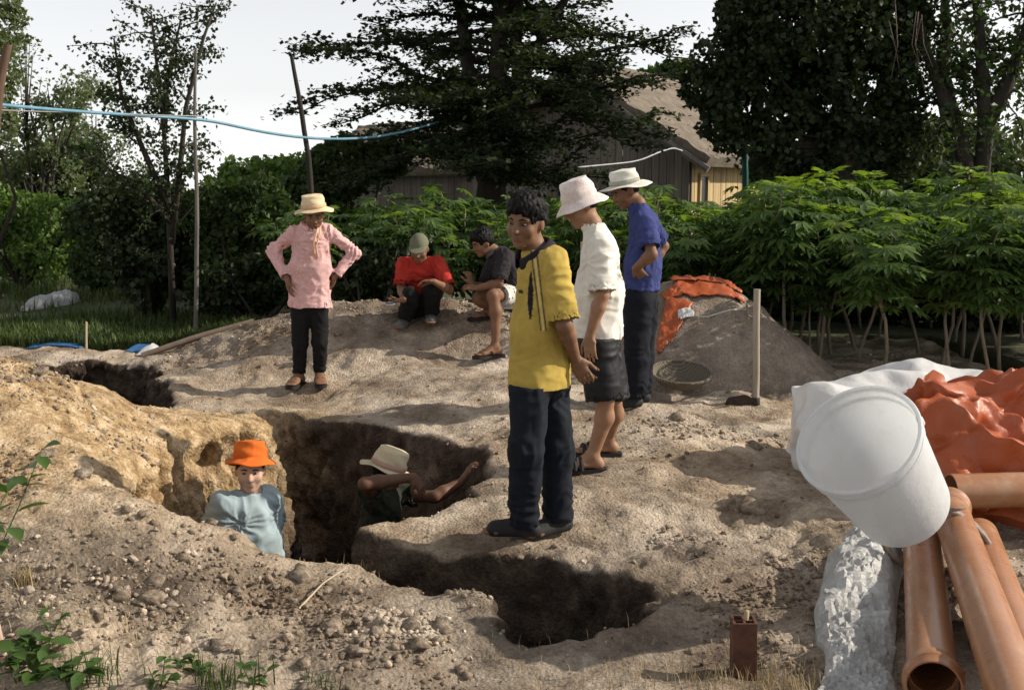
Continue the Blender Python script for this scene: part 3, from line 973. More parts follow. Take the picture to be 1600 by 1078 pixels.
def person(J, label, skin, res=0.0055, base=None, hs=1.0):
    """J: world joints. builds the continuous body and returns (object, base)"""
    res *= 1.32
    pts = np.array([q for k, q in J.items() if k[0] != '_'])
    F = Field(pts.min(0) - 0.2, pts.max(0) + 0.26, res)
    g = J
    lat_s = unit(g['shR'] - g['shL']); lat_h = unit(g['hipR'] - g['hipL'])
    chest = (g['shR'] + g['shL']) / 2
    pel = (g['hipR'] + g['hipL']) / 2
    mid = g.get('mid', 0.55 * pel + 0.45 * chest)
    bs = g.get('_build', 1.0)
    bt = bs * .86                                   # what the clothes cover stays slimmer than they are
    F.cone(pel, mid, (0.120 * bs, 0.082 * bs), (0.118 * bt, 0.085 * bt), 0.05, lat_h)
    up = unit(chest - mid)
    F.cone(mid, chest - up * 0.06, (0.118 * bt, 0.085 * bt), (0.140 * bt, 0.096 * bt), 0.05, lat_s)
    F.cone(g['shL'] * .93 + chest * .07, g['shR'] * .93 + chest * .07 - up * .012, 0.042 * bs, 0.042 * bs, 0.04)
    F.cone(chest - up * 0.02, g['neck'], (0.062, 0.055), (0.050, 0.050), 0.05, lat_s)
    F.cone(g['neck'], g['head'] - g['_R'][:, 2] * 0.05 * hs - g['_R'][:, 1] * 0.012, (0.052 * hs, 0.052 * hs), (0.052 * hs, 0.056 * hs), 0.03, lat_s)
    for S in 'LR':
        F.cone(g['sh' + S] - up * .008, g['el' + S], 0.041 * bs, 0.037 * bs, 0.02)
        fore = unit(g['wr' + S] - g['el' + S])
        m1 = g['el' + S] * 0.72 + g['wr' + S] * 0.28
        fa = g.get('_fore', 1.0) * bs
        F.cone(g['el' + S], m1, 0.037 * fa, 0.040 * fa, 0.02)
        F.cone(m1, g['wr' + S], 0.040 * fa, 0.0255 * bs, 0.02)
        hd = g.get('_hand' + S)
        if hd:
            add_hand(F, g['wr' + S], hd[0], hd[1], hd[2], hd[3], g.get('_hs', 1.0))
        F.cone(g['hip' + S], g['kn' + S], 0.070 * bs, 0.050 * bs, 0.03)
        m2 = g['kn' + S] * 0.68 + g['an' + S] * 0.32
        bk = g.get('_calf' + S, np.zeros(3))
        F.cone(g['kn' + S], m2 + bk, 0.051 * bs, 0.053 * bs, 0.03)
        F.cone(m2 + bk, g['an' + S], 0.053 * bs, 0.034 * bs, 0.03)
        if ('toe' + S) in g:
            add_foot(F, g['an' + S], g['toe' + S], g.get('_fs', 1.0))
    add_head(F, g['head'], g['_R'], hs)
    v, f = F.skin(1)
    if base is None:
        base = np.array((pel[0], pel[1], pts[:, 2].min()))
    me = new_mesh('person', v - base, f)
    o = obj('person', me, skin, None, base)
    tag(o, label, 'person', 'people at the dig')
    return o, base

def shirt(J, base, parent, mat, hem_z, sleeve=0.85, fit=1.0, amp=0.010, seed=5, hem_w=(0.185, 0.135), chest_w=(0.175, 0.128), cuff=0.060, upper=0.072, res=0.0065, hem_tilt=None, name='shirt', stretch=(11, 11, 3.4), prints=None, collar=None, open_hem=True, sit=False):
    g = J
    res *= 1.25
    pts = np.array([g[k] for k in ('shL', 'shR', 'elL', 'elR', 'wrL', 'wrR', 'hipL', 'hipR', 'neck')])
    F = Field(pts.min(0) - 0.24, pts.max(0) + 0.2, res)
    lat_s = unit(g['shR'] - g['shL']); lat_h = unit(g['hipR'] - g['hipL'])
    chest = (g['shR'] + g['shL']) / 2
    pel = (g['hipR'] + g['hipL']) / 2
    mid = g.get('mid', 0.55 * pel + 0.45 * chest)
    up = unit(chest - mid)
    dn = unit(pel - mid)
    hem = pel + dn * 0.04
    if hem_z is not None:
        hem = mid + dn * ((mid[2] - hem_z) / max(-dn[2], 0.2)) if not sit else hem
    cw = (chest_w[0] * fit, chest_w[1] * fit); hw = (hem_w[0] * fit, hem_w[1] * fit)
    mw = ((cw[0] + hw[0]) / 2 * 0.97, (cw[1] + hw[1]) / 2 * 0.97)
    F.cone(mid, hem + dn * 0.10, mw, hw, 0.06, lat_h, flat=False)
    F.cone(mid, chest - up * 0.075, mw, cw, 0.06, lat_s)
    F.cone(g['shL'] * .9 + chest * .1 - up * .012, g['shR'] * .9 + chest * .1 - up * .012, upper * 0.84, upper * 0.84, 0.05)
    F.cone(chest - up * 0.02, g['neck'] - up * 0.015, (0.110, 0.090), (0.072, 0.068), 0.05, lat_s)
    hn = -dn if hem_tilt is None else -unit(hem_tilt)
    F.halfspace(hem, -hn)
    if open_hem:
        F.cone(hem - dn * 0.05, hem + dn * 0.12, (hw[0] - 0.018, hw[1] - 0.018), (hw[0] - 0.018, hw[1] - 0.018), 0.006, lat_h, sub=True, flat=True)
    for S in 'LR':
        sl = sleeve[S] if isinstance(sleeve, dict) else sleeve
        a, e, w = g['sh' + S], g['el' + S], g['wr' + S]
        if sl <= 1.0:
            end = a + (e - a) * sl
            d = unit(e - a)
            F.cone(a, end + d * 0.10, upper, cuff + 0.006, 0.05, cut=[(end, d)])
            F.cone(end - d * 0.035, end + d * 0.09, cuff - 0.004, cuff - 0.004, 0.004, sub=True, flat=True)
        else:
            end = e + (w - e) * (sl - 1.0)
            d = unit(w - e)
            F.cone(a, e, upper * .95, (upper + cuff) / 2, 0.04)
            F.cone(e, end + d * 0.08, (upper + cuff) / 2, cuff, 0.03, cut=[(end, d)])
            F.cone(end - d * 0.03, end + d * 0.06, cuff - 0.008, cuff - 0.008, 0.004, sub=True, flat=True)
    # neck opening
    F.cone(g['neck'] - up * 0.035, g['neck'] + up * 0.10, (0.058, 0.056), (0.075, 0.075), 0.006, lat_s, sub=True, flat=True)
    v, f = F.skin(1)
    n = normals(v, f)
    v = folds(v, n, amp * .75, seed, stretch)
    fwd = unit(np.cross(up, lat_s))
    an_ = []
    for S in 'LR':
        arm = g['sh' + S] - up * .10
        an_ += [(arm + fwd * .03, up, .17, 13), (arm - fwd * .03, up, .16, 12)]
    v = drag_folds(v, n, an_, lat_s + .35 * fwd, amp * .62, seed)
    for S in 'LR':
        sl = sleeve[S] if isinstance(sleeve, dict) else sleeve
        v = stack_folds(v, n, g['el' + S], g['el' + S] - g['sh' + S], .10, amp * (.7 if sl > 1 else .4), 24, seed + 5)
    v = stack_folds(v, n, mid + dn * .12, up + .5 * lat_s, .17, amp * .45, 13, seed + 8)
    me = new_mesh(name, v - base, f)
    for an, fn in (prints or ()):
        float_attr(me, an, fn(v))
    return obj(name, me, mat, parent)

def trousers(J, base, parent, mat, length=1.0, knee=0.088, ankle=0.085, top=0.115, amp=0.010, seed=9, waist_up=0.10, res=0.0065, name='trousers', waist=(0.155, 0.112), stretch=(8, 8, 3.2), clip=None):
    g = J
    res *= 1.35
    pts = np.array([g[k] for k in ('hipL', 'hipR', 'knL', 'knR', 'anL', 'anR')])
    F = Field(pts.min(0) - 0.2, pts.max(0) + 0.24, res)
    lat_h = unit(g['hipR'] - g['hipL'])
    pel = (g['hipR'] + g['hipL']) / 2
    chest = (g['shR'] + g['shL']) / 2
    mid = g.get('mid', 0.55 * pel + 0.45 * chest)
    up = unit(mid - pel)
    F.cone(pel, pel + up * waist_up, (waist[0] * 1.04, waist[1] * 1.04), waist, 0.05, lat_h)
    for S in 'LR':
        h, k, a = g['hip' + S], g['kn' + S], g['an' + S]
        if length <= 0.5:
            end = h + (k - h) * (length * 2); d = unit(k - h)
            F.cone(h, end + d * 0.08, top, ankle, 0.04, cut=[(end, d)])
            F.cone(end - d * 0.03, end + d * 0.06, ankle - 0.010, ankle - 0.010, 0.004, sub=True, flat=True)
        else:
            end = k + (a - k) * (length * 2 - 1); d = unit(a - k)
            F.cone(h, k, top, knee, 0.045)
            F.cone(k, end + d * 0.08, knee, ankle, 0.03, cut=[(end, d)])
            F.cone(end - d * 0.03, end + d * 0.06, ankle - 0.010, ankle - 0.010, 0.004, sub=True, flat=True)
    if clip is not None:
        F.halfspace((0, 0, clip), (0, 0, 1))
    v, f = F.skin(1)
    n = normals(v, f)
    v = folds(v, n, amp * .7, seed, stretch)
    fwd = unit(np.cross(up, lat_h))
    v = drag_folds(v, n, [(pel - up * .06 + fwd * .06, up, .16, 15), (pel - up * .06 - fwd * .08, up, .16, 13)], lat_h, amp * .6, seed)
    for S in 'LR':
        v = stack_folds(v, n, g['kn' + S], g['an' + S] - g['kn' + S] + .3 * lat_h, .11, amp * .55, 17, seed + 4)
        if length > .6:
            v = stack_folds(v, n, g['an' + S] + (g['kn' + S] - g['an' + S]) * .12, g['an' + S] - g['kn' + S], .11, amp * .8, 21, seed + 6)
    return place(name, v, f, mat, base, parent)

def hair_cap(c, R, s, base, parent, fringe=0.050, seed=3, back=-0.07, puff=1.0):
    """short thick hair over the skull, built as a lumpy shell with tapering locks"""
    F = Field(c - 0.16 * s, c + 0.17 * s, 0.005)
    P = lambda x, y, z: c + R @ (np.array((x, y, z)) * s)
    F.ell(P(0, -0.013, 0.036), R, (0.084 * s * puff, 0.104 * s, 0.097 * s * puff), 0.01)
    F.ell(P(0, 0.022, 0.075), R, (0.070 * s * puff, 0.080 * s, 0.052 * s * puff), 0.02)
    # clear the face, sides and nape
    F.ell(P(0, 0.105, -0.052), R, (0.088 * s, 0.085 * s, (0.052 + fringe) * s), 0.015, sub=True)
    for sx in (-1, 1):
        F.ell(P(sx * 0.085, 0.018, -0.034), R, (0.030 * s, 0.044 * s, 0.050 * s), 0.01, sub=True)
    F.halfspace(P(0, 0, back), -unit(R[:, 2] - 0.25 * R[:, 1]))
    rg = np.random.default_rng(seed)
    for i in range(46):                         # fringe and crown locks
        x = rg.uniform(-0.062, 0.062)
        z0 = 0.088 - abs(x) * 0.3 + rg.uniform(-0.01, 0.012)
        y0 = 0.070 - abs(x) * 0.6
        F.cone(P(x, y0, z0), P(x * 1.1 + rg.uniform(-.012, .012), y0 + 0.020 - abs(x) * .2, z0 - rg.uniform(0.006, 0.032)), 0.0095 * s, 0.004 * s, 0.006)
    for i in range(30):
        a = rg.uniform(0, 2 * math.pi); rr = rg.uniform(0, 0.06)
        x, y = rr * math.cos(a), rr * math.sin(a) - 0.01
        F.cone(P(x, y, 0.118 * puff), P(x * 1.5, y * 1.5, 0.132 * puff - rr * 0.4), 0.011 * s, 0.005 * s, 0.010)
    v, f = F.skin(1)
    n = normals(v, f)
    v = v + n * (0.0060 * fbm(v * np.array((75, 75, 26)), 3, seed))[:, None]
    return place('hair', v, f, HAIR, base, parent)

def side_hair(c, R, s, base, parent, low=-0.05):
    """cropped hair that shows below a hat"""
    F = Field(c - 0.15 * s, c + 0.15 * s, 0.006)
    P = lambda x, y, z: c + R @ (np.array((x, y, z)) * s)
    F.ell(P(0, -0.012, 0.030), R, (0.079 * s, 0.100 * s, 0.093 * s), 0.01)
    F.ell(P(0, 0.095, -0.045), R, (0.095 * s, 0.100 * s, 0.100 * s), 0.01, sub=True)
    F.halfspace(P(0, 0, low), -R[:, 2])
    v, f = F.skin(1)
    n = normals(v, f)
    v = v + n * (0.002 * fbm(v * 70, 2, 5))[:, None]
    return place('hair', v, f, HAIR, base, parent)
# ------------------------------------------------------------------ the eight people
def foot_on(J, S, dirn, lift=0.0, z=None):
    """put the ankle above the soil and give the toe point"""
    a = J['an' + S]
    d = unit(np.array((dirn[0], dirn[1], 0.0)))
    if z is None:
        z = max(gz_at(a[0], a[1]), gz_at(*(a + d * 0.13)[:2])) + lift
    J['an' + S] = np.array((a[0], a[1], z + 0.078))
    J['toe' + S] = np.array((a[0] + d[0] * 0.2, a[1] + d[1] * 0.2, z))

def collar_ring(c, up, lat, base, parent, mat, r=0.068, h=0.034, open_front=None, name='collar', rb=None):
    """turned-down collar: a folded band round the neck"""
    R = frame(up, lat)
    seg = 28
    prof = [(r - 0.010, -0.004), (r - 0.008, h * 0.75), (r - 0.002, h), (r + 0.008, h * 0.8), (r + 0.022, 0.0), (r + 0.018, -0.006)]
    ang = np.linspace(0.22, 2 * math.pi - 0.22, seg)
    th0 = 0.0
    if open_front is not None:
        q = R.T @ np.asarray(open_front, float)
        th0 = math.atan2(q[1], q[0])
    V, fs = [], []
    for (rr, zz) in prof:
        dip = 0.018 * (np.cos(ang) > 0) * np.cos(ang) ** 2
        V.append(np.stack((rr * np.cos(ang + th0), rr * np.sin(ang + th0) * (rb or 0.95), zz - dip), 1))
    V = np.concatenate(V) @ R.T + c
    n = len(prof)
    for k in range(n):
        k2 = (k + 1) % n
        for s in range(seg - 1):
            fs.append((k * seg + s, k * seg + s + 1, k2 * seg + s + 1, k2 * seg + s))
    return obj(name, new_mesh(name, V - base, fs), mat, parent)

# --- yellow shirt, standing at the pit's edge
Y = 5.4
J = dict(shL=W(864, 409, Y - .17), shR=W(832, 411, Y + .15), neck=W(838, 393, Y), head=W(822, 347, Y - .02),
         elL=W(882, 508, Y - .22), wrL=W(899, 561, Y - .05), elR=W(866, 502, Y + .26), wrR=W(898, 566, Y + .10),
         hipL=W(829, 588, Y - .09), hipR=W(857, 586, Y + .08), knL=W(822, 706, Y - .13), knR=W(869, 703, Y + .05),
         anL=W(819, 815, Y - .06), anR=W(872, 812, Y + .06))
J['_R'] = head_frame((-.48, -.88, -.12), (.10, 0, 1))
J['_handL'] = ((.45, .05, -.9), (.1, .95, 0), 1, .7); J['_handR'] = ((.55, -.2, -.75), (.3, -.9, 0), -1, .8)
foot_on(J, 'L', (-.93, .18), .02); foot_on(J, 'R', (-.75, -.5), .02)
o, b = person(J, 'young man in yellow polo shirt and dark trousers, hands behind his back', SKIN_BROWN, .0042, hs=1.04)
lA, lB = W(835, 396, 5.2), W(849, 512, 5.2)
def stripe(v, off, w):
    t = (v[:, 2] - lB[2]) / (lA[2] - lB[2])
    x0 = lB[0] + (lA[0] - lB[0]) * t + off
    return np.clip((w + .0025 - np.abs(v[:, 0] - x0)) / .005, 0, 1) * ((v[:, 1] < Y + .02) & (t > -.05))
def navy(v):
    t = (v[:, 2] - W(0, 497, 5.3)[2]) / (W(0, 422, 5.3)[2] - W(0, 497, 5.3)[2])
    xc = W(829, 450, 5.25)[0] + .004 * (t - .5)
    lens = ((t > 0) & (t < 1) & (np.abs(v[:, 0] - xc) < .013 * np.sin(np.clip(t, 0, 1) ** .8 * math.pi) ** .7) & (v[:, 1] < Y + .02)).astype(float)
    e = W(814, 457, 5.3)
    em = (((v[:, 0] - e[0]) ** 2 + ((v[:, 2] - e[2]) * 1.2) ** 2 < .012 ** 2) & (v[:, 1] < Y + .03)).astype(float)
    return np.clip(stripe(v, .011, .0032) + stripe(v, -.012, .0032) + lens + em, 0, 1)
shirt(J, b, o, cloth_mat('yellow_jersey', (0.50, 0.36, 0.085), (0.38, 0.27, 0.06), printed=(('pale', (0.58, 0.47, 0.19)), ('navy', (0.015, 0.014, 0.02)))), W(840, 603, Y)[2], .93, 1.0, .0095, 5,
      hem_w=(.178, .148), chest_w=(.162, .112), cuff=.070, upper=.068, res=.0055, prints=(('navy', navy), ('pale', lambda v: stripe(v, -.001, .007))))
trousers(J, b, o, cloth_mat('dark_navy_cotton', (0.013, 0.016, 0.024), (0.008, 0.010, 0.015)), 1.03, .080, .074, .102, .012, 8, clip=W(840, 596, Y)[2])
NAVY = cloth_mat('navy_rib', (0.022, 0.02, 0.03))
collar_ring(W(836, 397, 5.39), (-.42, -.22, .86), (1, 0, 0), b, o, NAVY, .090, .042, (-.9, -.4, -.4))
face_parts(J['head'], J['_R'], 1.04, b, o)
hair_cap(J['head'], J['_R'], 1.04, b, o, seed=4, puff=1.06)
for S in 'LR': shoe(J['an' + S], J['toe' + S], b, o, RUBBER, 1.0)

# --- white shirt, shorts and bucket hat
Y = 6.6
J = dict(shL=W(939, 382, Y - .17), shR=W(936, 382, Y + .17), neck=W(925, 350, Y), head=W(908, 322, Y),
         elL=W(941, 461, Y - .24), wrL=W(921, 526, Y - .22), elR=W(935, 458, Y + .24), wrR=W(914, 518, Y + .18),
         hipL=W(930, 515, Y - .09), hipR=W(938, 515, Y + .09), knL=W(945, 624, Y - .10), knR=W(957, 626, Y + .06),
         anL=W(926, 714, Y - .08), anR=W(949, 702, Y + .16))
J['_R'] = head_frame((-.93, -.22, -.36))
J['_handL'] = ((.05, -.05, -1), (.4, .9, 0), -1, .35); J['_handR'] = ((-.1, 0, -1), (.3, -.9, 0), 1, .35)
J['_calfL'] = np.array((.022, .005, 0)); J['_calfR'] = np.array((.022, 0, 0))
foot_on(J, 'L', (-.97, -.12), .02); foot_on(J, 'R', (-.95, -.1), .02)
o, b = person(J, 'man in white t-shirt, black shorts and pink-white bucket hat looking down', SKIN_TAN, .0055)
e_ = W(972, 405, Y)
shirt(J, b, o, cloth_mat('white_jersey', (0.78, 0.75, 0.69), (0.70, 0.67, 0.62), printed=(('ink', (0.12, 0.13, 0.12)),)), W(920, 533, Y)[2], .93, 1.0, .012, 15,
      hem_w=(.180, .158), chest_w=(.160, .114), cuff=.074, upper=.070, res=.006, stretch=(7, 7, 3.2), hem_tilt=(.15, 0, -1),
      prints=(('ink', lambda v: ((v[:, 0] > e_[0] - .035) & (np.abs(v[:, 2] - e_[2] + .04) < .085) & (fbm(v * 45, 2, 3) > .1)).astype(float) * .7),))
SHORTS = cloth_mat('black_sateen', (0.016, 0.016, 0.019), (0.010, 0.010, 0.012), rough=.55)
trousers(J, b, o, SHORTS, .5, .1, .112, .112, .008, 18, waist=(.14, .115), name='shorts', clip=W(920, 524, Y)[2])
hat(J['head'] + J['_R'] @ np.array((0, -.006, .040)), J['_R'] @ rotz(0), b, o, cloth_mat('pale_pink_check', (0.78, 0.72, 0.70), (0.70, 0.60, 0.58), pattern=((0.62, 0.42, 0.42), 90)), .092, .066, .110, .052, .046, .006, 2)
side_hair(J['head'], J['_R'], 1.0, b, o)
face_parts(J['head'], J['_R'], 1.0, b, o)
for S in 'LR': sandal(J['an' + S], J['toe' + S], b, o, RUBBER, 1.05, False)

# --- blue shirt and wide-brimmed white hat
Y = 8.1
J = dict(shL=W(1006, 345, Y - .18), shR=W(1009, 342, Y + .17), neck=W(996, 318, Y), head=W(978, 299, Y),
         elL=W(1019, 398, Y - .30), wrL=W(993, 419, Y - .20), elR=W(1037, 385, Y + .30), wrR=W(1008, 428, Y + .22),
         hipL=W(998, 474, Y - .09), hipR=W(1004, 474, Y + .09), knL=W(994, 560, Y - .10), knR=W(1001, 560, Y + .08),
         anL=W(988, 630, Y - .10), anR=W(1000, 627, Y + .10))
J['_R'] = head_frame((-.90, -.25, -.40))
J['_handL'] = ((.50, .25, -.55), (.2, .9, .1), -1, .5); J['_handR'] = ((-.6, -.5, -.4), (0, -1, 0), 1, .5)
foot_on(J, 'L', (-.9, -.35), .02); foot_on(J, 'R', (-.95, -.1), .02)
o, b = person(J, 'man in blue t-shirt and wide-brimmed white hat, hand on hip', SKIN_BROWN, .006)
shirt(J, b, o, cloth_mat('blue_jersey', (0.050, 0.064, 0.205), (0.036, 0.046, 0.155)), W(1000, 452, Y)[2], .80, 1.0, .012, 25, hem_w=(.175, .138), chest_w=(.160, .110), cuff=.066, upper=.068, res=.0065)
trousers(J, b, o, cloth_mat('blue_black_cotton', (0.011, 0.012, 0.019), (0.007, 0.008, 0.012)), .99, .092, .092, .110, .013, 28, clip=W(1000, 446, Y)[2])
hat(J['head'] + J['_R'] @ np.array((0, -.01, .046)), head_frame((-.95, -.2, -.20), (.16, 0, 1)), b, o, cloth_mat('white_canvas', (0.76, 0.75, 0.68), (0.68, 0.67, 0.60)), .090, .076, .095, .085, .016, .010, 3, band=cloth_mat('grey_band', (0.42, 0.42, 0.36)))
side_hair(J['head'], J['_R'], 1.0, b, o)
face_parts(J['head'], J['_R'], 1.0, b, o)
for S in 'LR': shoe(J['an' + S], J['toe' + S], b, o, RUBBER)

# --- pink shirt, hands on hips
Y = 9.4
J = dict(shR=W(459, 362, Y), shL=W(512, 360, Y), neck=W(487, 349, Y), head=W(491, 335, Y - .05),
         elR=W(426, 392, Y + .06), wrR=W(449, 437, Y - .09), elL=W(554, 395, Y + .06), wrL=W(522, 434, Y - .02),
         hipR=W(470, 472, Y), hipL=W(499, 472, Y), knR=W(469, 536, Y - .03), knL=W(500, 535, Y - .03), anR=W(468, 596, Y + .03), anL=W(499, 594, Y + .03))
J['_R'] = head_frame((.18, -1, -.38), (-.06, 0, 1))
J['_handR'] = ((.1, -.1, -.9), (.9, .3, 0), 1, .5); J['_handL'] = ((-.5, .6, -.5), (-.5, -.7, 0), -1, .5)
J['_build'] = .92; J['_fore'] = .82
foot_on(J, 'R', (-.25, -1), .02); foot_on(J, 'L', (.25, -1), .02)
o, b = person(J, 'man in pink long-sleeved shirt and straw hat standing with hands on hips', SKIN_BROWN, .0065)
PINK = cloth_mat('pink_cotton', (0.72, 0.44, 0.43), (0.62, 0.36, 0.36), pattern=((0.78, 0.58, 0.56), 60))
shirt(J, b, o, PINK, W(483, 480, Y)[2], 1.90, .98, .016, 35, hem_w=(.190, .145), chest_w=(.160, .110), cuff=.044, upper=.057, res=.007, stretch=(8, 8, 3.5))
collar_ring(J['neck'] - np.array((0, .015, .016)), (0, -.32, 1), (1, 0, 0), b, o, PINK, .080, .036, (.1, -1, -.3))
trousers(J, b, o, cloth_mat('black_cotton', (0.013, 0.012, 0.013), (0.008, 0.008, 0.009)), .985, .062, .053, .082, .008, 38, waist=(.130, .092), clip=W(483, 474, Y)[2])
STRAW = cloth_mat('cream_straw', (0.74, 0.60, 0.40), (0.64, 0.50, 0.32), weave=150)
ho = hat(J['head'] + J['_R'] @ np.array((0, -.012, .048)), head_frame((.25, -1, -.12), (-.10, -.02, 1)), b, o, STRAW, .094, .078, .100, .066, .022, .010, 5, band=cloth_mat('tan_band', (0.62, 0.44, 0.26)))
mb = MB(); mb.tube([W(497, 357, Y - .10), W(494, 366, Y - .14), W(490, 380, Y - .145), W(488, 396, Y - .145)], [.008, .007, .008, .014], 6)
mb.tube([W(501, 357, Y - .09), W(499, 368, Y - .135), W(494, 384, Y - .145), W(496, 404, Y - .15)], [.007, .006, .007, .012], 6)
mb.build('hat_ribbon', cloth_mat('peach_ribbon', (0.78, 0.50, 0.32)), o, origin=b)
side_hair(J['head'], J['_R'], 1.0, b, o)
face_parts(J['head'], J['_R'], 1.0, b, o)
for S in 'LR': sandal(J['an' + S], J['toe' + S], b, o, RUBBER, 1.0)

# --- red shirt and cap, squatting on the spoil ridge
Y = 10.3
J = dict(shR=W(629, 413, Y), shL=W(684, 411, Y), neck=W(656, 404, Y - .02), head=W(655, 389, Y - .09),
         elR=W(627, 450, Y - .06), wrR=W(631, 469, Y - .27), elL=W(702, 453, Y - .12), wrL=W(678, 440, Y - .32),
         hipR=W(645, 487, Y + .20), hipL=W(669, 487, Y + .20), mid=W(656, 450, Y + .14), knR=W(641, 462, Y - .19), knL=W(675, 450, Y - .19),
         anR=W(633, 512, Y + .0), anL=W(673, 508, Y + .0))
J['_R'] = head_frame((-.12, -1, -.42))
J['_handR'] = ((-.75, -.4, -.05), (0, 0, 1), 1, .5); J['_handL'] = ((-.9, -.1, .05), (0, -.2, -1), -1, .6)
foot_on(J, 'R', (-.25, -1), .0); foot_on(J, 'L', (.1, -1), .0)
o, b = person(J, 'man in red t-shirt and green cap squatting on the spoil ridge', SKIN_BROWN, .0065)
shirt(J, b, o, cloth_mat('red_jersey', (0.50, 0.045, 0.030), (0.38, 0.03, 0.022)), None, .88, .96, .013, 45, hem_w=(.165, .130), chest_w=(.165, .118), cuff=.068, upper=.064, res=.007, open_hem=False)
trousers(J, b, o, cloth_mat('charcoal_cotton', (0.013, 0.013, 0.014), (0.008, 0.008, 0.009)), .97, .074, .072, .100, .010, 48, waist_up=.06)
GREEN = cloth_mat('olive_canvas', (0.17, 0.175, 0.12), (0.12, 0.13, 0.085))
Rc = J['_R']; cc = J['head'] + Rc @ np.array((0, -.008, .046))
F = Field(cc - .17, cc + .19, .006)
Pc = lambda x, y, z: cc + Rc @ np.array((x, y, z))
F.ell(Pc(0, -.006, -.012), Rc, (.087, .107, .106), .01, cut=[(Pc(0, 0, -.012), -Rc[:, 2])])
F.ell(Pc(0, .06, -.010), Rc, (.082, .125, .013), .006, cut=[(Pc(0, .05, 0), -Rc[:, 1])])
v, f = F.skin(1); place('cap', v, f, GREEN, b, o)
face_parts(J['head'], Rc, 1.0, b, o)
for S in 'LR': shoe(J['an' + S], J['toe' + S], b, o, simple('grey_shoe', (.16, .16, .16), (.05, .05, .05), 20, .6))

# --- dark shirt, seated on the stool
Y = 10.3
J = dict(shL=W(788, 398, Y - .15), shR=W(776, 397, Y + .16), neck=W(770, 391, Y), head=W(755, 380, Y - .02),
         elL=W(780, 443, Y - .26), wrL=W(745, 450, Y - .27), elR=W(757, 450, Y + .08), wrR=W(737, 444, Y - .10),
         hipL=W(797, 462, Y - .02), hipR=W(793, 462, Y + .14), mid=W(797, 430, Y + .05), knL=W(770, 462, Y - .35), knR=W(747, 466, Y - .02), anL=W(774, 536, Y - .40), anR=W(768, 528, Y + .10))
J['_R'] = head_frame((-.90, -.38, -.32))
J['_handL'] = ((-.95, 0, .1), (0, .5, -.8), -1, .7); J['_handR'] = ((-.25, -.1, .95), (-.5, .5, 0), 1, .9)
J['_calfL'] = np.array((.02, .012, 0))
foot_on(J, 'L', (-.86, -.5), .02); foot_on(J, 'R', (-.9, -.2), .02)
o, b = person(J, 'black-haired man in dark shirt sitting on a low stool, face turned left', SKIN_BROWN, .0065)
shirt(J, b, o, cloth_mat('black_polo', (0.035, 0.030, 0.034), (0.022, 0.019, 0.022)), None, .92, .98, .012, 55, hem_w=(.160, .130), chest_w=(.165, .120), cuff=.068, upper=.066, res=.007, open_hem=False)
trousers(J, b, o, cloth_mat('white_shorts_cotton', (0.62, 0.61, 0.58), (0.50, 0.49, 0.47), pattern=((0.06, 0.06, 0.07), 26)), .33, .08, .098, .108, .010, 58, waist_up=.05, name='shorts')
collar_ring(J['neck'] - np.array((0, 0, .02)), (-.45, -.1, 1), (0, 1, 0), b, o, cloth_mat('grey_collar', (0.12, 0.115, 0.115)), .066, .030, (-1, -.2, 0))
hair_cap(J['head'], J['_R'], 1.0, b, o, seed=9, puff=1.08)
face_parts(J['head'], J['_R'], 1.0, b, o)
for S in 'LR': sandal(J['an' + S], J['toe' + S], b, o, RUBBER, 1.05)

# --- orange hat, standing in the pit
Y = 6.2
J = dict(shR=W(348, 790, Y - .12), shL=W(419, 777, Y + .11), neck=W(392, 771, Y), head=W(391, 734, Y - .02),
         elR=W(322, 850, Y - .10), wrR=W(330, 905, Y - .26), elL=W(427, 824, Y + .22), wrL=W(427, 858, Y + .02))
ch = (J['shR'] + J['shL']) / 2
J['hipR'] = ch + np.array((-.06, .0, -.49)); J['hipL'] = ch + np.array((.12, .06, -.49))
J['knR'] = np.array((J['hipR'][0] - .02, 6.12, -.96)); J['knL'] = np.array((J['hipL'][0] + .03, 6.2, -.96))
J['anR'] = J['knR'] + np.array((-.01, .04, -.41)); J['anL'] = J['knL'] + np.array((.02, .05, -.41))
J['_R'] = head_frame((.20, -1, -.03), (.03, 0, 1))
J['_handR'] = ((0, -.5, -.8), (0, 1, 0), 1, .5); J['_handL'] = ((.2, -.9, -.2), (0, 0, -1), -1, .4)
foot_on(J, 'R', (-.1, -1), .0, -1.45); foot_on(J, 'L', (.3, -1), .0, -1.45)
o, b = person(J, 'man in orange bucket hat and light blue t-shirt standing in the pit', SKIN_PALE, .0055)
shirt(J, b, o, cloth_mat('pale_blue_jersey', (0.36, 0.44, 0.47), (0.28, 0.355, 0.395)), ch[2] - .52, .80, 1.0, .016, 65, hem_w=(.200, .150), chest_w=(.172, .126), cuff=.076, upper=.070, res=.006, stretch=(7, 7, 2.4))
trousers(J, b, o, cloth_mat('khaki_cotton', (0.22, 0.18, 0.12)), .98, .09, .085, .105, .010, 68, clip=ch[2] - .49)
hat(J['head'] + J['_R'] @ np.array((0, -.020, .060)), head_frame((.15, -1, .22), (.02, 0, 1)), b, o, cloth_mat('orange_cotton', (0.72, 0.165, 0.026), (0.60, 0.125, 0.02)), .092, .074, .090, .046, .034, .008, 7)
side_hair(J['head'], J['_R'], 1.0, b, o)
face_parts(J['head'], J['_R'], 1.0, b, o, False)
mb = MB(); wd = unit(J['wrL'] - J['elL'])
mb.lathe([(.033, -.012), (.0345, -.011), (.0345, .011), (.033, .012)], J['wrL'] - wd * .03, frame(wd), 20)
mb.build('wristwatch', RUBBER, o, origin=b)

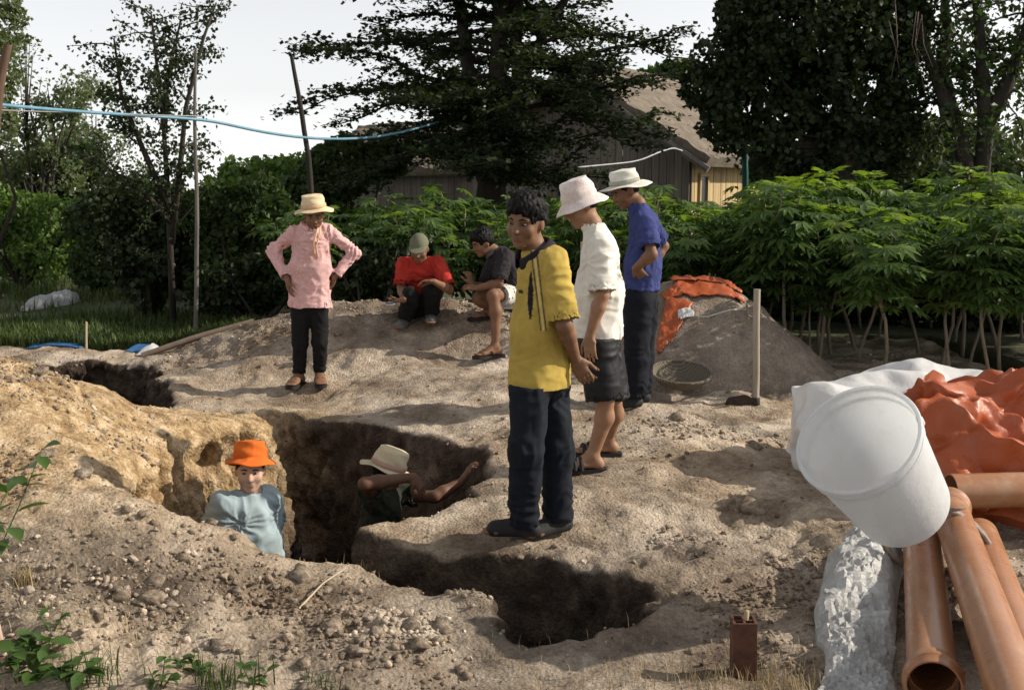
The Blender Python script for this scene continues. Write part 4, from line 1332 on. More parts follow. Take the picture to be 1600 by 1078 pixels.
# --- straw hat, digging in the dark end of the pit
Y = 6.65
J = dict(shR=W(588, 779, Y - .14), shL=W(606, 771, Y + .18), neck=W(602, 764, Y + .02), head=W(603, 740, Y + .03),
         elR=W(570, 756, Y - .36), wrR=W(645, 745, Y - .24), elL=W(680, 776, Y + .10), wrL=W(722, 752, Y + .22))
ch = (J['shR'] + J['shL']) / 2
J['hipR'] = ch + np.array((-.06, -.08, -.50)); J['hipL'] = ch + np.array((-.05, .10, -.50))
J['knR'] = np.array((J['hipR'][0] + .10, Y - .10, -1.02)); J['knL'] = np.array((J['hipL'][0] + .12, Y + .12, -1.02))
J['anR'] = J['knR'] + np.array((-.05, 0, -.36)); J['anL'] = J['knL'] + np.array((-.02, 0, -.36))
J['_R'] = head_frame((.80, .40, -.62))
J['_handR'] = ((.55, .1, -.8), (-.5, .5, -.5), -1, .5); J['_handL'] = ((.45, .1, .85), (.8, .2, -.4), 1, .5)
foot_on(J, 'R', (1, .2), .0, -1.45); foot_on(J, 'L', (1, .3), .0, -1.45)
o, b = person(J, 'man in straw hat and dark shirt working in the shaded pit', SKIN_SHADED, .006)
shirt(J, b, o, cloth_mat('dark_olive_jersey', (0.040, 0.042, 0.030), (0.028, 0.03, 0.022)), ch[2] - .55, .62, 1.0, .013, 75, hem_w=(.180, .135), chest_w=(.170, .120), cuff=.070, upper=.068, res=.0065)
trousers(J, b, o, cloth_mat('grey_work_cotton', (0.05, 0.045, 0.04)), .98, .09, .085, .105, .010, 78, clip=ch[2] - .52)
hat(J['head'] + J['_R'] @ np.array((0, -.01, .040)), head_frame((.80, .40, -.34), (.02, -.10, 1)), b, o, cloth_mat('pale_straw', (0.66, 0.58, 0.40), (0.55, 0.47, 0.32), weave=150), .092, .076, .108, .062, .014, .014, 9, band=cloth_mat('pink_band', (0.52, 0.32, 0.26)))
side_hair(J['head'], J['_R'], 1.0, b, o)
# ------------------------------------------------------------------ clods and rubble lying on the soil
def ico(sub=1):
    bm = bmesh.new(); bmesh.ops.create_icosphere(bm, subdivisions=sub, radius=1.0)
    bm.verts.index_update()
    v = np.array([q.co[:] for q in bm.verts]); f = np.array([[q.index for q in fc.verts] for fc in bm.faces]); bm.free()
    return v, f
CLOD = soil_material('clod_soil', False)
dens = (GROUND_ROUGH - 0.33).clip(0, 1) ** 1.2
gx_, gy_, gz_ = GROUND_V.T
def dsp(cx, cy, rx, ry):
    return np.exp(-(((gx_ - cx) / rx) ** 2 + ((gy_ - cy) / ry) ** 2))
dens = dens + 1.6 * dsp(-.75, 4.25, .75, .35) + .9 * dsp(.75, 5.0, .5, .45) + .8 * dsp(1.0, 4.35, .5, .5) + .5 * dsp(-2.3, 4.5, .7, .6) + .6 * dsp(-2.6, 6.0, .8, .5) + .3 * dsp(1.15, 6.1, .6, .6) + .05
patch = np.clip(fbm(GROUND_V * 2.2, 2, 301) * 1.4 + .35, .03, 1.4)
dens = dens * patch * (GROUND_N[:, 2] > .62) * (gz_ > -.25)
edge_ok = (gx_ > -5.5) & (gx_ < 4.2) & (gy_ > 2.9) & (gy_ < 12.2)
dens = dens * edge_ok
prob = dens / dens.sum()
def scatter(n, rmin, rmax, sub, power, seed):
    rg = np.random.default_rng(seed)
    idx = rg.choice(len(prob), n, p=prob)
    size = rmin + (rmax - rmin) * rg.random(n) ** power
    bv, bf = ico(sub)
    return idx, size, bv, bf, rg
def rots(rg, n):
    q = rg.normal(size=(n, 4)); q /= np.linalg.norm(q, axis=1, keepdims=True)
    w, x, y, z = q.T
    return np.stack((1 - 2 * (y * y + z * z), 2 * (x * y - z * w), 2 * (x * z + y * w), 2 * (x * y + z * w), 1 - 2 * (x * x + z * z), 2 * (y * z - x * w), 2 * (x * z - y * w), 2 * (y * z + x * w), 1 - 2 * (x * x + y * y)), 1).reshape(n, 3, 3)
idx, size, bv, bf, rg = scatter(14500, .003, .020, 1, 3.4, 5)
n = len(idx)
sh = 1 + .36 * rg.normal(size=(n, len(bv), 1)).clip(-1.3, 1.3)
R_ = rots(rg, n)
asp = rg.uniform(.42, 1.2, (n, 1, 3))
pv = np.einsum('nij,nkj->nki', R_, bv[None] * sh * asp) * size[:, None, None]
pv[:, :, 2] *= .8
pv += (GROUND_V[idx] + GROUND_N[idx] * (size * .25)[:, None])[:, None, :]
pf = (bf[None] + (np.arange(n) * len(bv))[:, None, None]).reshape(-1, 3)
idx2 = rg.choice(len(prob), 13500, p=(lambda q: q / q.sum())((.25 + dens) * (GROUND_N[:, 2] > .55) * (gz_ > -.25) * edge_ok * (gy_ < 6.4)))
n2_ = len(idx2); sz2 = .0018 + .0055 * rg.random(n2_) ** 2.5
pv2 = np.einsum('nij,nkj->nki', rots(rg, n2_), bv[None] * (1 + .4 * rg.normal(size=(n2_, len(bv), 1)).clip(-1.3, 1.3)) * rg.uniform(.5, 1.3, (n2_, 1, 3))) * sz2[:, None, None] + (GROUND_V[idx2] + rg.normal(size=(n2_, 3)) * np.array((.007, .007, 0)) + GROUND_N[idx2] * (sz2 * .3)[:, None])[:, None, :]
pf = np.concatenate((pf, (bf[None] + (np.arange(n2_) * len(bv))[:, None, None]).reshape(-1, 3) + n * len(bv)))
pv = np.concatenate((pv, pv2))
rub = obj('rubble', new_mesh('rubble', pv.reshape(-1, 3), pf, False), CLOD)
tag(rub, 'loose crumbs of dry earth and small stones strewn over the dig', 'rubble', kind='stuff')
# the larger clods, each one its own piece of the ground
clod_meshes = []
for k in range(10):
    v, f = ico(2)
    v = v * (1 + .30 * fbm(v * 1.6 + k * 7, 2, k)[:, None] + .19 * RNG.normal(size=(len(v), 1)).clip(-1.5, 1.5)) * np.array((1, RNG.uniform(.7, 1), RNG.uniform(.5, .8)))
    clod_meshes.append(new_mesh('clod', v, f, False)); clod_meshes[-1].materials.append(CLOD)
big = dens * (1 + 2 * (gy_ < 5.3)) ; big = big / big.sum()
for k, i in enumerate(RNG.choice(len(big), 290, p=big, replace=False)):
    o = bpy.data.objects.new('clod', clod_meshes[k % 10]); COL.objects.link(o); o.parent = ground
    s_ = .012 + .026 * RNG.random() ** 2.2
    o.location = GROUND_V[i] + GROUND_N[i] * s_ * .2; o.scale = (s_, s_, s_); o.rotation_euler = (RNG.uniform(-.3, .3), RNG.uniform(-.3, .3), RNG.uniform(0, 6.28))
for (u, v_, s_) in ((1168, 797, .085), (655, 1010, .05), (690, 985, .05), (470, 905, .065), (240, 940, .06), (345, 1015, .045), (520, 985, .055), (1060, 655, .07), (1180, 700, .05), (130, 745, .05), (60, 585, .05)):
    p = G_hit(u, v_)
    o = bpy.data.objects.new('clod', clod_meshes[int(u) % 10]); COL.objects.link(o); o.parent = ground
    o.location = p + np.array((0, 0, s_ * .2)); o.scale = (s_, s_, s_ * .9); o.rotation_euler = (.1, .2, u)

# ------------------------------------------------------------------ sand heap behind the men
hc = np.array((1.66, 10.15))
gr = np.linspace(-1.55, 1.55, 125)
HX, HY = np.meshgrid(gr, gr, indexing='ij')
rr = np.hypot(np.maximum(np.abs(HX) - .10, 0), HY)
hz = .66 - .86 * np.maximum(np.sqrt(rr ** 2 + .035) - .42, -.2)
hp = np.stack((HX.ravel() + hc[0], HY.ravel() + hc[1], hz.ravel()), 1)
hz = hz + (.045 * fbm(hp * 3.0, 3, 201) + .012 * fbm(hp * 16, 3, 207)).reshape(hz.shape)
hz = np.maximum(hz, -.12)
ii = np.arange(hz.size).reshape(hz.shape)
hf = np.stack((ii[:-1, :-1], ii[1:, :-1], ii[1:, 1:], ii[:-1, 1:]), -1).reshape(-1, 4)
keep = (hz.ravel()[hf] > -.115).any(1)
SAND = soil_material('grey_sand', False, False)
SAND.node_tree.nodes['Principled BSDF'].inputs['Roughness'].default_value = .98
for nd in SAND.node_tree.nodes:
    if nd.type == 'VALTORGB' and len(nd.color_ramp.elements) == 3:
        for e_, c_ in zip(nd.color_ramp.elements, ((.20, .16, .13), (.27, .225, .185), (.34, .285, .24))): e_.color = (*c_, 1)
heap = obj('sand_heap', new_mesh('sand_heap', np.stack((HX.ravel(), HY.ravel(), hz.ravel()), 1), hf[keep]), SAND, None, (hc[0], hc[1], 0))
tag(heap, 'grey-brown conical heap of sand behind the wicker basket', 'sand heap')
def heap_z(x, y):
    i = int(round((x - hc[0] + 1.55) / (gr[1] - gr[0]))); j = int(round((y - hc[1] + 1.55) / (gr[1] - gr[0])))
    if 0 <= i < 125 and 0 <= j < 125: return max(float(hz[i, j]), gz_at(x, y))
    return gz_at(x, y)

# ------------------------------------------------------------------ plastic sheets
def plastic(name, c, rough=.28, trans=.0, spec=.5, tcol=None):
    m, nt, b = mat_new(name)
    f = noise_node(nt, 5, 4, .6)
    nt.links.new(ramp(nt, f, ((.3, tuple(x * .86 for x in c)), (.7, c))), b.inputs['Base Color'])
    b.inputs['Roughness'].default_value = rough
    b.inputs['Specular IOR Level'].default_value = spec
    bump(nt, b, noise_node(nt, 22, 4, .6, (1, 1, 1), 1.0), .35, .012)
    sm_ = noise_node(nt, 7, 8, .75)
    dc = mixc(nt, ramp(nt, sm_, ((.54, (0, 0, 0)), (.74, (.40, .40, .40)))), ramp(nt, f, ((.3, tuple(x * .86 for x in c)), (.7, c))), (.30, .24, .18))
    nt.links.new(dc, b.inputs['Base Color'])
    if trans:
        tr = nt.nodes.new('ShaderNodeBsdfTranslucent'); tr.inputs['Color'].default_value = (*(tcol or c), 1)
        mx = nt.nodes.new('ShaderNodeMixShader'); mx.inputs[0].default_value = trans
        nt.links.new(b.outputs[0], mx.inputs[1]); nt.links.new(tr.outputs[0], mx.inputs[2])
        nt.links.new(mx.outputs[0], nt.nodes['Material Output'].inputs['Surface'])
    return m
ORANGE_PL = plastic('orange_tarpaulin', (.43, .092, .025), .46, .10)
WHITE_PL = plastic('white_sheeting', (.80, .80, .80), .38, .25)

def crumple(v, seed, amp, freq=4.0):
    """sharp-edged folds of stiff plastic"""
    w = .35 * np.stack((fbm(v * 2.2, 2, seed), fbm(v * 2.2 + 9, 2, seed + 1), fbm(v * 2.2 + 5, 2, seed + 2)), 1)
    rg_ = np.random.default_rng(seed)
    out = 0
    for k in range(7):                       # triangle waves in random directions give flat facets with sharp creases
        d = unit(rg_.normal(size=3) * np.array((1, 1, .7)))
        fq = freq * (.35 + .22 * k) * rg_.uniform(.8, 1.2)
        ph = (v + w * .55) @ d * fq + rg_.random()
        gate = np.clip(.6 + .9 * vnoise(v * freq * .3 + 3.3 * k, seed + k), 0, 1)
        out = out + (1 - .085 * k) * gate * (np.abs((ph % 1) * 2 - 1) - .5) / (1 + .55 * k)
    return amp * 1.6 * out

def sheet_heap(name, blobs, mat, label, cat, seed, coarse, jit, base=(0, 0, 0), sharp=24, levels=2):
    """stiff sheeting thrown in a heap: flat facets that break into smaller ones along sharp creases"""
    lo = np.min([np.array(c) - max(r) for c, r in blobs], 0) - .3; hi = np.max([np.array(c) + max(r) for c, r in blobs], 0) + .3
    lo[2] = max(lo[2], -.2)
    F = Field(lo, hi, coarse)
    for c, r in blobs: F.ell(c, np.eye(3), r, .12)
    v, f = F.skin(0)
    rg = np.random.default_rng(seed)
    nn = normals(v, f)
    bm = bmesh.new()
    v = v + nn * (jit * rg.normal(size=(len(v), 1))) + rg.normal(size=v.shape) * jit * .45 + nn * (jit * 1.3 * fbm(v * 3.0, 2, seed)[:, None])
    bv = [bm.verts.new(q) for q in v]
    for q in f:
        try: bm.faces.new([bv[k] for k in q])
        except ValueError: pass
    bmesh.ops.triangulate(bm, faces=list(bm.faces), quad_method='BEAUTY')
    a = jit
    for lv in range(levels):
        bmesh.ops.subdivide_edges(bm, edges=list(bm.edges), cuts=1, use_grid_fill=True)
        a *= .30
        bm.normal_update()
        for q in bm.verts:
            q.co += q.normal * (a * rg.normal())
        bmesh.ops.triangulate(bm, faces=[fc for fc in bm.faces if len(fc.verts) > 3])
    for _k in range(2): bmesh.ops.smooth_vert(bm, verts=list(bm.verts), factor=.4, use_axis_x=True, use_axis_y=True, use_axis_z=True)
    bmesh.ops.recalc_face_normals(bm, faces=list(bm.faces))
    me = bpy.data.meshes.new(name); bm.to_mesh(me); bm.free()
    me.polygons.foreach_set('use_smooth', np.ones(len(me.polygons), dtype=bool))
    me.set_sharp_from_angle(angle=math.radians(sharp))
    for q in me.vertices: q.co = q.co - Vector(base)
    o = obj(name, me, mat, None, base)
    return tag(o, label, cat)
sheet_heap('orange_tarpaulin', [((2.60, 6.05, .22), (.60, .42, .44)), ((2.32, 6.0, .33), (.34, .34, .34)), ((3.15, 6.05, .20), (.7, .45, .42)), ((2.75, 5.85, .10), (.7, .32, .24)), ((2.40, 5.8, .14), (.32, .28, .24)), ((3.9, 6.0, .1), (.6, .5, .38))],
           ORANGE_PL, 'big crumpled orange tarpaulin heap behind the clay-coloured pipes', 'tarpaulin', 407, .165, .062, (2.5, 5.9, 0), 38, 3)
sheet_heap('white_plastic_sheet', [((2.00, 6.75, .22), (.36, .36, .36)), ((2.42, 6.95, .22), (.46, .34, .42)), ((2.9, 7.0, .2), (.5, .3, .38)), ((1.92, 6.5, .14), (.26, .26, .30))],
           WHITE_PL, 'bunched white plastic sheet behind the tilted white bucket', 'plastic sheet', 441, .21, .040, (2.1, 6.8, 0), 38, 3)

# draped tarpaulin on the sand heap: a folded strip with a loose tongue hanging down the slope
def strip(name, path, widths, mat, label, cat, group=None, lat=None, thick=.006, amp=.012, seed=1, res=(46, 14), lift=None, kind_fn=None, parent=None):
    """sheet swept along a path (world points) with given half-widths; has real thickness"""
    P = np.asarray(path, float)
    tt = np.linspace(0, 1, len(P)); t = np.linspace(0, 1, res[0])
    C = np.stack([np.interp(t, tt, P[:, k]) for k in range(3)], 1)
    for _ in range(2): C[1:-1] = .5 * C[1:-1] + .25 * (C[:-2] + C[2:])
    wd = np.interp(t, np.linspace(0, 1, len(widths)), widths)
    tg = np.gradient(C, axis=0); tg /= np.linalg.norm(tg, axis=1, keepdims=True)
    L = np.tile(unit(lat), (res[0], 1)) if np.ndim(lat) == 1 else np.stack([np.interp(t, np.linspace(0, 1, len(lat)), np.asarray(lat)[:, k]) for k in range(3)], 1)
    L = L - tg * (L * tg).sum(1, keepdims=True); L /= np.linalg.norm(L, axis=1, keepdims=True)
    N = np.cross(L, tg)
    N[N[:, 2] < 0] *= -1
    s = np.linspace(-1, 1, res[1])
    V = C[:, None] + L[:, None] * (wd[:, None, None] * s[None, :, None])
    V = V.reshape(-1, 3); NN = np.repeat(N, res[1], 0)
    if lift is not None: V = lift(V)
    V = V + NN * crumple(V, seed, amp * .45, 6.0)[:, None]
    a = V + NN * thick; b_ = V - NN * thick
    ii = np.arange(len(V)).reshape(res)
    q = np.stack((ii[:-1, :-1], ii[1:, :-1], ii[1:, 1:], ii[:-1, 1:]), -1).reshape(-1, 4)
    M = len(V)
    fs = [tuple(x) for x in q] + [tuple(x[::-1] + M) for x in q]
    rim = list(ii[0, :]) + list(ii[1:, -1]) + list(ii[-1, -2::-1]) + list(ii[-2:0:-1, 0])
    for k in range(len(rim)):
        i0, i1 = rim[k], rim[(k + 1) % len(rim)]
        fs.append((i0, i1, i1 + M, i0 + M))
    base = P.mean(0) * np.array((1, 1, 0)) + np.array((0, 0, P[:, 2].min())) if parent is None else np.zeros(3)
    o = obj(name, new_mesh(name, np.concatenate((a, b_)) - base, fs), mat, parent, base)
    if label: tag(o, label, cat, group)
    return o
def on_heap(d):
    def fn(V):
        V = V.copy()
        for i in range(len(V)):
            V[i, 2] = max(V[i, 2], heap_z(V[i, 0], V[i, 1]) + d)
        return V
    return fn
tr = empty('orange_tarpaulin_strip', W(1095, 490, 10.0), 'folded orange tarpaulin draped over the top of the sand heap', 'tarpaulin')
bz = np.array(tr.location)
def strip_part(nm, path, widths, lat, seed, d, amp=.012):
    o = strip(nm, path, widths, ORANGE_PL, None, None, lat=lat, seed=seed, amp=amp, lift=on_heap(d), parent=tr)
    o.location = -bz
    return o
strip_part('folded_roll', [W(1036, 484, 9.85), W(1066, 474, 9.90), W(1110, 479, 9.90), W(1162, 494, 9.90)], (.05, .075, .085, .06), (.1, .9, .35), 11, .028, .02)
strip_part('upper_fold', [W(1048, 478, 10.02), W(1080, 465, 10.05), W(1120, 474, 10.05), W(1158, 486, 10.00)], (.04, .09, .08, .04), (.1, .9, .3), 14, .045, .02)
strip_part('hanging_tongue', [W(1062, 490, 9.80), W(1052, 512, 9.66), W(1040, 540, 9.50), W(1030, 566, 9.36)], (.12, .11, .075, .022), (1, .1, 0), 17, .018, .010)
o = strip('clear_bag', [W(1068, 488, 9.70), W(1072, 505, 9.62), W(1068, 512, 9.60)], (.05, .07, .03), WHITE_PL, None, None, lat=(1, 0, 0), seed=19, lift=on_heap(.03), parent=tr); o.location = -bz

# ------------------------------------------------------------------ bucket
BUCKET = plastic('bucket_plastic', (.80, .81, .82), .42, .50, .4, (.93, .94, .95))
axis = unit(np.array((-.55, -.50, .67)))
bc = W(1412, 792, 4.52)
Rb = frame(axis)
bk = empty('bucket', bc, 'large white plastic bucket tilted with its open mouth to the left', 'bucket')
mb = MB()
L_, r0, r1, th = .51, .192, .238, .006
prof = [(r0 - .02, 0), (r0 - .004, .004), (r0, .018)] + [(r0 + (r1 - r0) * t, .018 + (L_ - .018) * t) for t in np.linspace(.05, 1, 14)]
prof += [(r1 - th, L_ + .002)] + [(r0 + (r1 - r0) * t - th, .018 + (L_ - .018) * t) for t in np.linspace(1, .05, 14)] + [(r0 - .02, .014), (.004, .014)]
mb.lathe(prof, (0, 0, 0), Rb, 72, True, False)
mb.build('bucket_wall', BUCKET, bk, angle=35)
mb = MB()
for z_, w_ in ((L_ - .006, .010), (L_ - .055, .006)):
    t_ = z_ / L_; r_ = r0 + (r1 - r0) * t_
    mb2 = MB(); mb2.lathe([(r_ - .002, z_ - .010), (r_ + w_, z_ - .009), (r_ + w_ + .001, z_), (r_ + w_ - .002, z_ + .009), (r_ - .002, z_ + .010)], (0, 0, 0), Rb, 72)
    mb2.build('rim_band', BUCKET, bk, angle=40)
for sg in (-1, 1):
    mb = MB(); q = Rb @ np.array((sg * (r1 - .004), 0, L_ - .036)); mb.lathe([(.022, -.008), (.022, .006), (.014, .014), (.001, .015)], q, Rb @ frame((sg, 0, 0)), 16, True, False)
    mb.build('handle_lug', BUCKET, bk, angle=40)

# ------------------------------------------------------------------ drain pipes
def pipe_mat():
    m, nt, b = mat_new('drain_pipe_pvc')
    f = noise_node(nt, 4, 5, .6)
    c = ramp(nt, f, ((.3, (.29, .132, .064)), (.7, (.37, .172, .084))))
    dust = noise_node(nt, 6, 6, .7)
    c = mixc(nt, ramp(nt, dust, ((.52, (0, 0, 0)), (.80, (.5, .5, .5)))), c, (.48, .36, .26))
    nt.links.new(c, b.inputs['Base Color'])
    nt.links.new(ramp(nt, dust, ((.4, (.24,) * 3), (.8, (.5,) * 3))), b.inputs['Roughness'])
    bump(nt, b, noise_node(nt, 7, 2, .5), .05, .01)
    return m
PIPE = pipe_mat()
SEAL = simple('seal_rubber', (.03, .03, .03), None, 20, .6, .2)
PIPES = 'drain pipes piled on the ground'
def pipe(p0, p1, label, r=.080, sockets=(False, True)):
    p0 = np.asarray(p0, float); p1 = np.asarray(p1, float)
    d = p1 - p0; L = np.linalg.norm(d); R = frame(d)
    e = empty('drain_pipe', p0, label, 'pipe', PIPES)
    def ring(z): return z
    prof = []
    a0 = .13 if sockets[0] else 0; a1 = .13 if sockets[1] else 0
    so = r + .009
    mb = MB()
    mb.lathe([(r - .007, a0 * .98), (r, a0 * .98), (r, L - a1 * .98), (r - .007, L - a1 * .98), (r - .007, a0 * .98)], (0, 0, 0), R, 48)
    mb.build('pipe_wall', PIPE, e, angle=40)
    for on, z0, sg in ((sockets[0], 0.0, 1), (sockets[1], L, -1)):
        if not on: continue
        mb = MB()
        pr = [(r - .006, .135), (r + .001, .135), (so - .001, .112), (so, .075), (so + .007, .066), (so + .008, .048), (so + .001, .040), (so, .006), (so - .003, 0), (so - .008, .001), (so - .007, .115), (r - .006, .135)]
        if sg > 0: pr = pr[::-1]
        mb.lathe([(a, z0 + sg * b_) for a, b_ in pr], (0, 0, 0), R, 48)
        so_ = mb.build('socket', PIPE, e, angle=40)
        mb = MB(); mb.lathe([(so - .009, z0 + sg * .052), (so - .012, z0 + sg * .047), (so - .009, z0 + sg * .042)], (0, 0, 0), R, 48); mb.build('seal_ring', SEAL, so_)
    return e
pipe((1.335, 3.42, .088), (1.89, 5.10, .088), 'drain pipe lying leftmost on the ground, its open end towards the viewer', sockets=(True, False))
pipe((1.35, 2.75, .200), (2.02, 5.12, .200), 'drain pipe lying on top of the other pipes under the bucket', sockets=(False, True))
pipe((1.585, 3.2, .088), (2.13, 5.02, .088), 'drain pipe on the ground to the right beneath the top pipe', sockets=(False, False))
pipe((2.12, 5.36, .20), (3.7, 5.50, .20), 'drain pipe lying crosswise in front of the orange tarpaulin', r=.085, sockets=(False, False))
# strip of sacking tied round the bundle
tie = MB()
q0 = np.array((1.79, 4.72, 0)); dr = unit((.33, .94, 0)); ac = unit((.94, -.33, 0))
pts = []
for a_ in np.linspace(0, 2 * math.pi, 26):
    c_, s_ = math.cos(a_), math.sin(a_)
    pts.append(q0 + ac * (.03 + .20 * c_ * (1.06 - .40 * max(s_, 0))) + np.array((0, 0, .155 + .150 * s_)) + dr * .02 * math.sin(3 * a_))
tie.tube(pts, .011, 6, False)
tie.tube([p + dr * (.022 + .01 * math.sin(k)) + np.array((0, 0, .004)) for k, p in enumerate(pts)], .009, 6, False)
kn = pts[6]
tie.tube([kn, kn + ac * .05 - np.array((0, 0, .03)) + np.array((0, -.03, .04)), kn + ac * .09 + np.array((0, -.02, .02))], [.012, .008, .006], 6)
tie_o = tie.build('binding_strip', simple('grey_sacking', (.36, .30, .25), (.22, .17, .14), 30, .9, .5), None, origin=(1.79, 4.72, 0))
tie_o.location = (1.79, 4.72, 0); tag(tie_o, 'twisted grey sacking strip tied round the bundle of pipes', 'strap'); tie_o['kind'] = 'thing'
del tie_o['kind']

# woven sack lying under the bucket and beside the pipes
def sack_mat():
    m, nt, b = mat_new('woven_sack')
    c = ramp(nt, noise_node(nt, 6, 5, .65), ((.32, (.48, .47, .46)), (.6, (.74, .74, .73))))
    nt.links.new(c, b.inputs['Base Color']); b.inputs['Roughness'].default_value = .42
    br = nt.nodes.new('ShaderNodeTexBrick'); br.inputs['Scale'].default_value = 42; br.inputs['Mortar Size'].default_value = .03
    br.inputs['Color1'].default_value = (1, 1, 1, 1); br.inputs['Color2'].default_value = (.55, .55, .55, 1); br.inputs['Mortar'].default_value = (0, 0, 0, 1)
    nt.links.new(_coord(nt, 1.0), br.inputs['Vector'])
    b1 = bump(nt, b, br.outputs[0], .9, .006)
    b2 = nt.nodes.new('ShaderNodeBump'); b2.inputs['Strength'].default_value = .9; b2.inputs['Distance'].default_value = .03
    nt.links.new(noise_node(nt, 14, 5, .6, (1, 2.2, 1), 1.5), b2.inputs['Height']); nt.links.new(b2.outputs[0], b1.inputs['Normal'])
    tr = nt.nodes.new('ShaderNodeBsdfTranslucent'); tr.inputs['Color'].default_value = (.7, .7, .7, 1)
    mx = nt.nodes.new('ShaderNodeMixShader'); mx.inputs[0].default_value = .15
    nt.links.new(b.outputs[0], mx.inputs[1]); nt.links.new(tr.outputs[0], mx.inputs[2]); nt.links.new(mx.outputs[0], nt.nodes['Material Output'].inputs['Surface'])
    return m
def sack(name, outline_l, outline_r, zprof, label, seed, amp=.03, mat=None, nu=70, nv=26):
    """limp bag: two skins swept between a left and a right outline, puffed up by zprof"""
    l = np.asarray(outline_l, float); r = np.asarray(outline_r, float)
    t = np.linspace(0, 1, nu); tt = np.linspace(0, 1, len(l))
    Lp = np.stack([np.interp(t, tt, l[:, k]) for k in range(2)], 1); Rp = np.stack([np.interp(t, tt, r[:, k]) for k in range(2)], 1)
    Lp += .014 * np.stack((vnoise(np.stack((t * 11, t * 0, t * 0), 1), seed), vnoise(np.stack((t * 9, t * 0 + 4, t * 0), 1), seed)), 1)
    zp = np.interp(t, np.linspace(0, 1, len(zprof)), zprof)
    s = np.linspace(0, 1, nv)
    XY = Lp[:, None] * (1 - s)[None, :, None] + Rp[:, None] * s[None, :, None]
    prof = (4 * s * (1 - s)) ** .55
    g0 = np.array([gz_at(x, y) for x, y in XY.reshape(-1, 2)]).reshape(nu, nv)
    top = np.concatenate((XY, (g0 + .012 + zp[:, None] * prof[None])[..., None]), 2).reshape(-1, 3)
    w_ = crumple(top, seed, amp, 6.0).reshape(nu, nv) * (.25 + .75 * np.minimum(prof * 1.5, 1))[None]
    top[:, 2] += w_.ravel() + amp * .5
    jr = np.random.default_rng(seed); top += jr.normal(size=top.shape) * np.array((.003, .003, .005))
    bot = np.concatenate((XY, (g0 - .01)[..., None]), 2).reshape(-1, 3)
    ii = np.arange(nu * nv).reshape(nu, nv)
    q = np.stack((ii[:-1, :-1], ii[1:, :-1], ii[1:, 1:], ii[:-1, 1:]), -1).reshape(-1, 4)
    M = nu * nv
    fs = [tuple(x) for x in q[:, ::-1]] + [tuple(x + M) for x in q]
    rim = list(ii[0, :]) + list(ii[1:, -1]) + list(ii[-1, -2::-1]) + list(ii[-2:0:-1, 0])
    for k in range(len(rim)):
        i0, i1 = rim[k], rim[(k + 1) % len(rim)]
        fs.append((i1, i0, i0 + M, i1 + M))
    base = np.array((XY[..., 0].mean(), XY[..., 1].mean(), 0))
    ms = new_mesh(name, np.concatenate((top, bot)) - base, fs); ms.set_sharp_from_angle(angle=math.radians(22))
    o = obj(name, ms, mat or sack_mat(), None, base)
    return tag(o, label, 'sack')
sack('woven_sack', [(1.02, 3.66), (1.10, 3.78), (1.16, 4.05), (1.22, 4.4), (1.34, 4.75), (1.5, 5.0)], [(1.30, 3.62), (1.33, 3.80), (1.43, 4.05), (1.55, 4.4), (1.68, 4.75), (1.78, 5.0)],
     (.02, .035, .03, .06, .13, .19, .20), 'crumpled white woven plastic sack lying beneath the bucket', 501, .040)

# ------------------------------------------------------------------ hollow brick standing on end
BRICK = simple('fired_clay', (.13, .060, .037), (.065, .031, .021), 14, .9, .5, 60, .006)
bp = G_hit(1161, 1056); bp[2] = gz_at(bp[0], bp[1]) - .004
br = empty('hollow_brick', bp, 'upright hollow clay brick standing on the bare soil', 'brick')
br.rotation_euler = (.02, -.02, math.radians(-3))
w_, h_, t_ = .086, .215, .010
gcell = (w_ - 3 * t_) / 2
mb = MB()
for sx in (-1, 1):
    mb = MB(); mb.box((sx * (w_ / 2 - t_ / 2), 0, h_ / 2), (t_, w_, h_), None, .0015); mb.build('brick_wall', BRICK, br, False)
    mb = MB(); mb.box((0, sx * (w_ / 2 - t_ / 2), h_ / 2), (w_ - 2 * t_ + .001, t_ - .001, h_ - .001), None, .0012); mb.build('brick_wall', BRICK, br, False)
mb = MB(); mb.box((0, 0, h_ / 2 - .001), (t_ - .001, w_ - 2 * t_ + .001, h_ - .002)); mb.build('brick_web', BRICK, br, False)
for sx in (-1, 1):
    mb = MB(); mb.box((sx * (gcell / 2 + t_ / 2), 0, h_ / 2 - .0015), (gcell + .001, t_ - .001, h_ - .003)); mb.build('brick_web', BRICK, br, False)
mb = MB(); mb.tube([(0.006, .004, .10), (.004, .002, .20), (.007, -.002, h_ + .030)], [.010, .010, .009], 8)
st_ = mb.build('wooden_peg', simple('pale_peg', (.42, .33, .20), (.30, .22, .13), 12, .85, .3, 60, .003, (1, 1, .1)), None)
st_.location = bp + np.array((0, 0, 0)); tag(st_, 'short wooden peg sticking out of the hollow brick', 'peg')

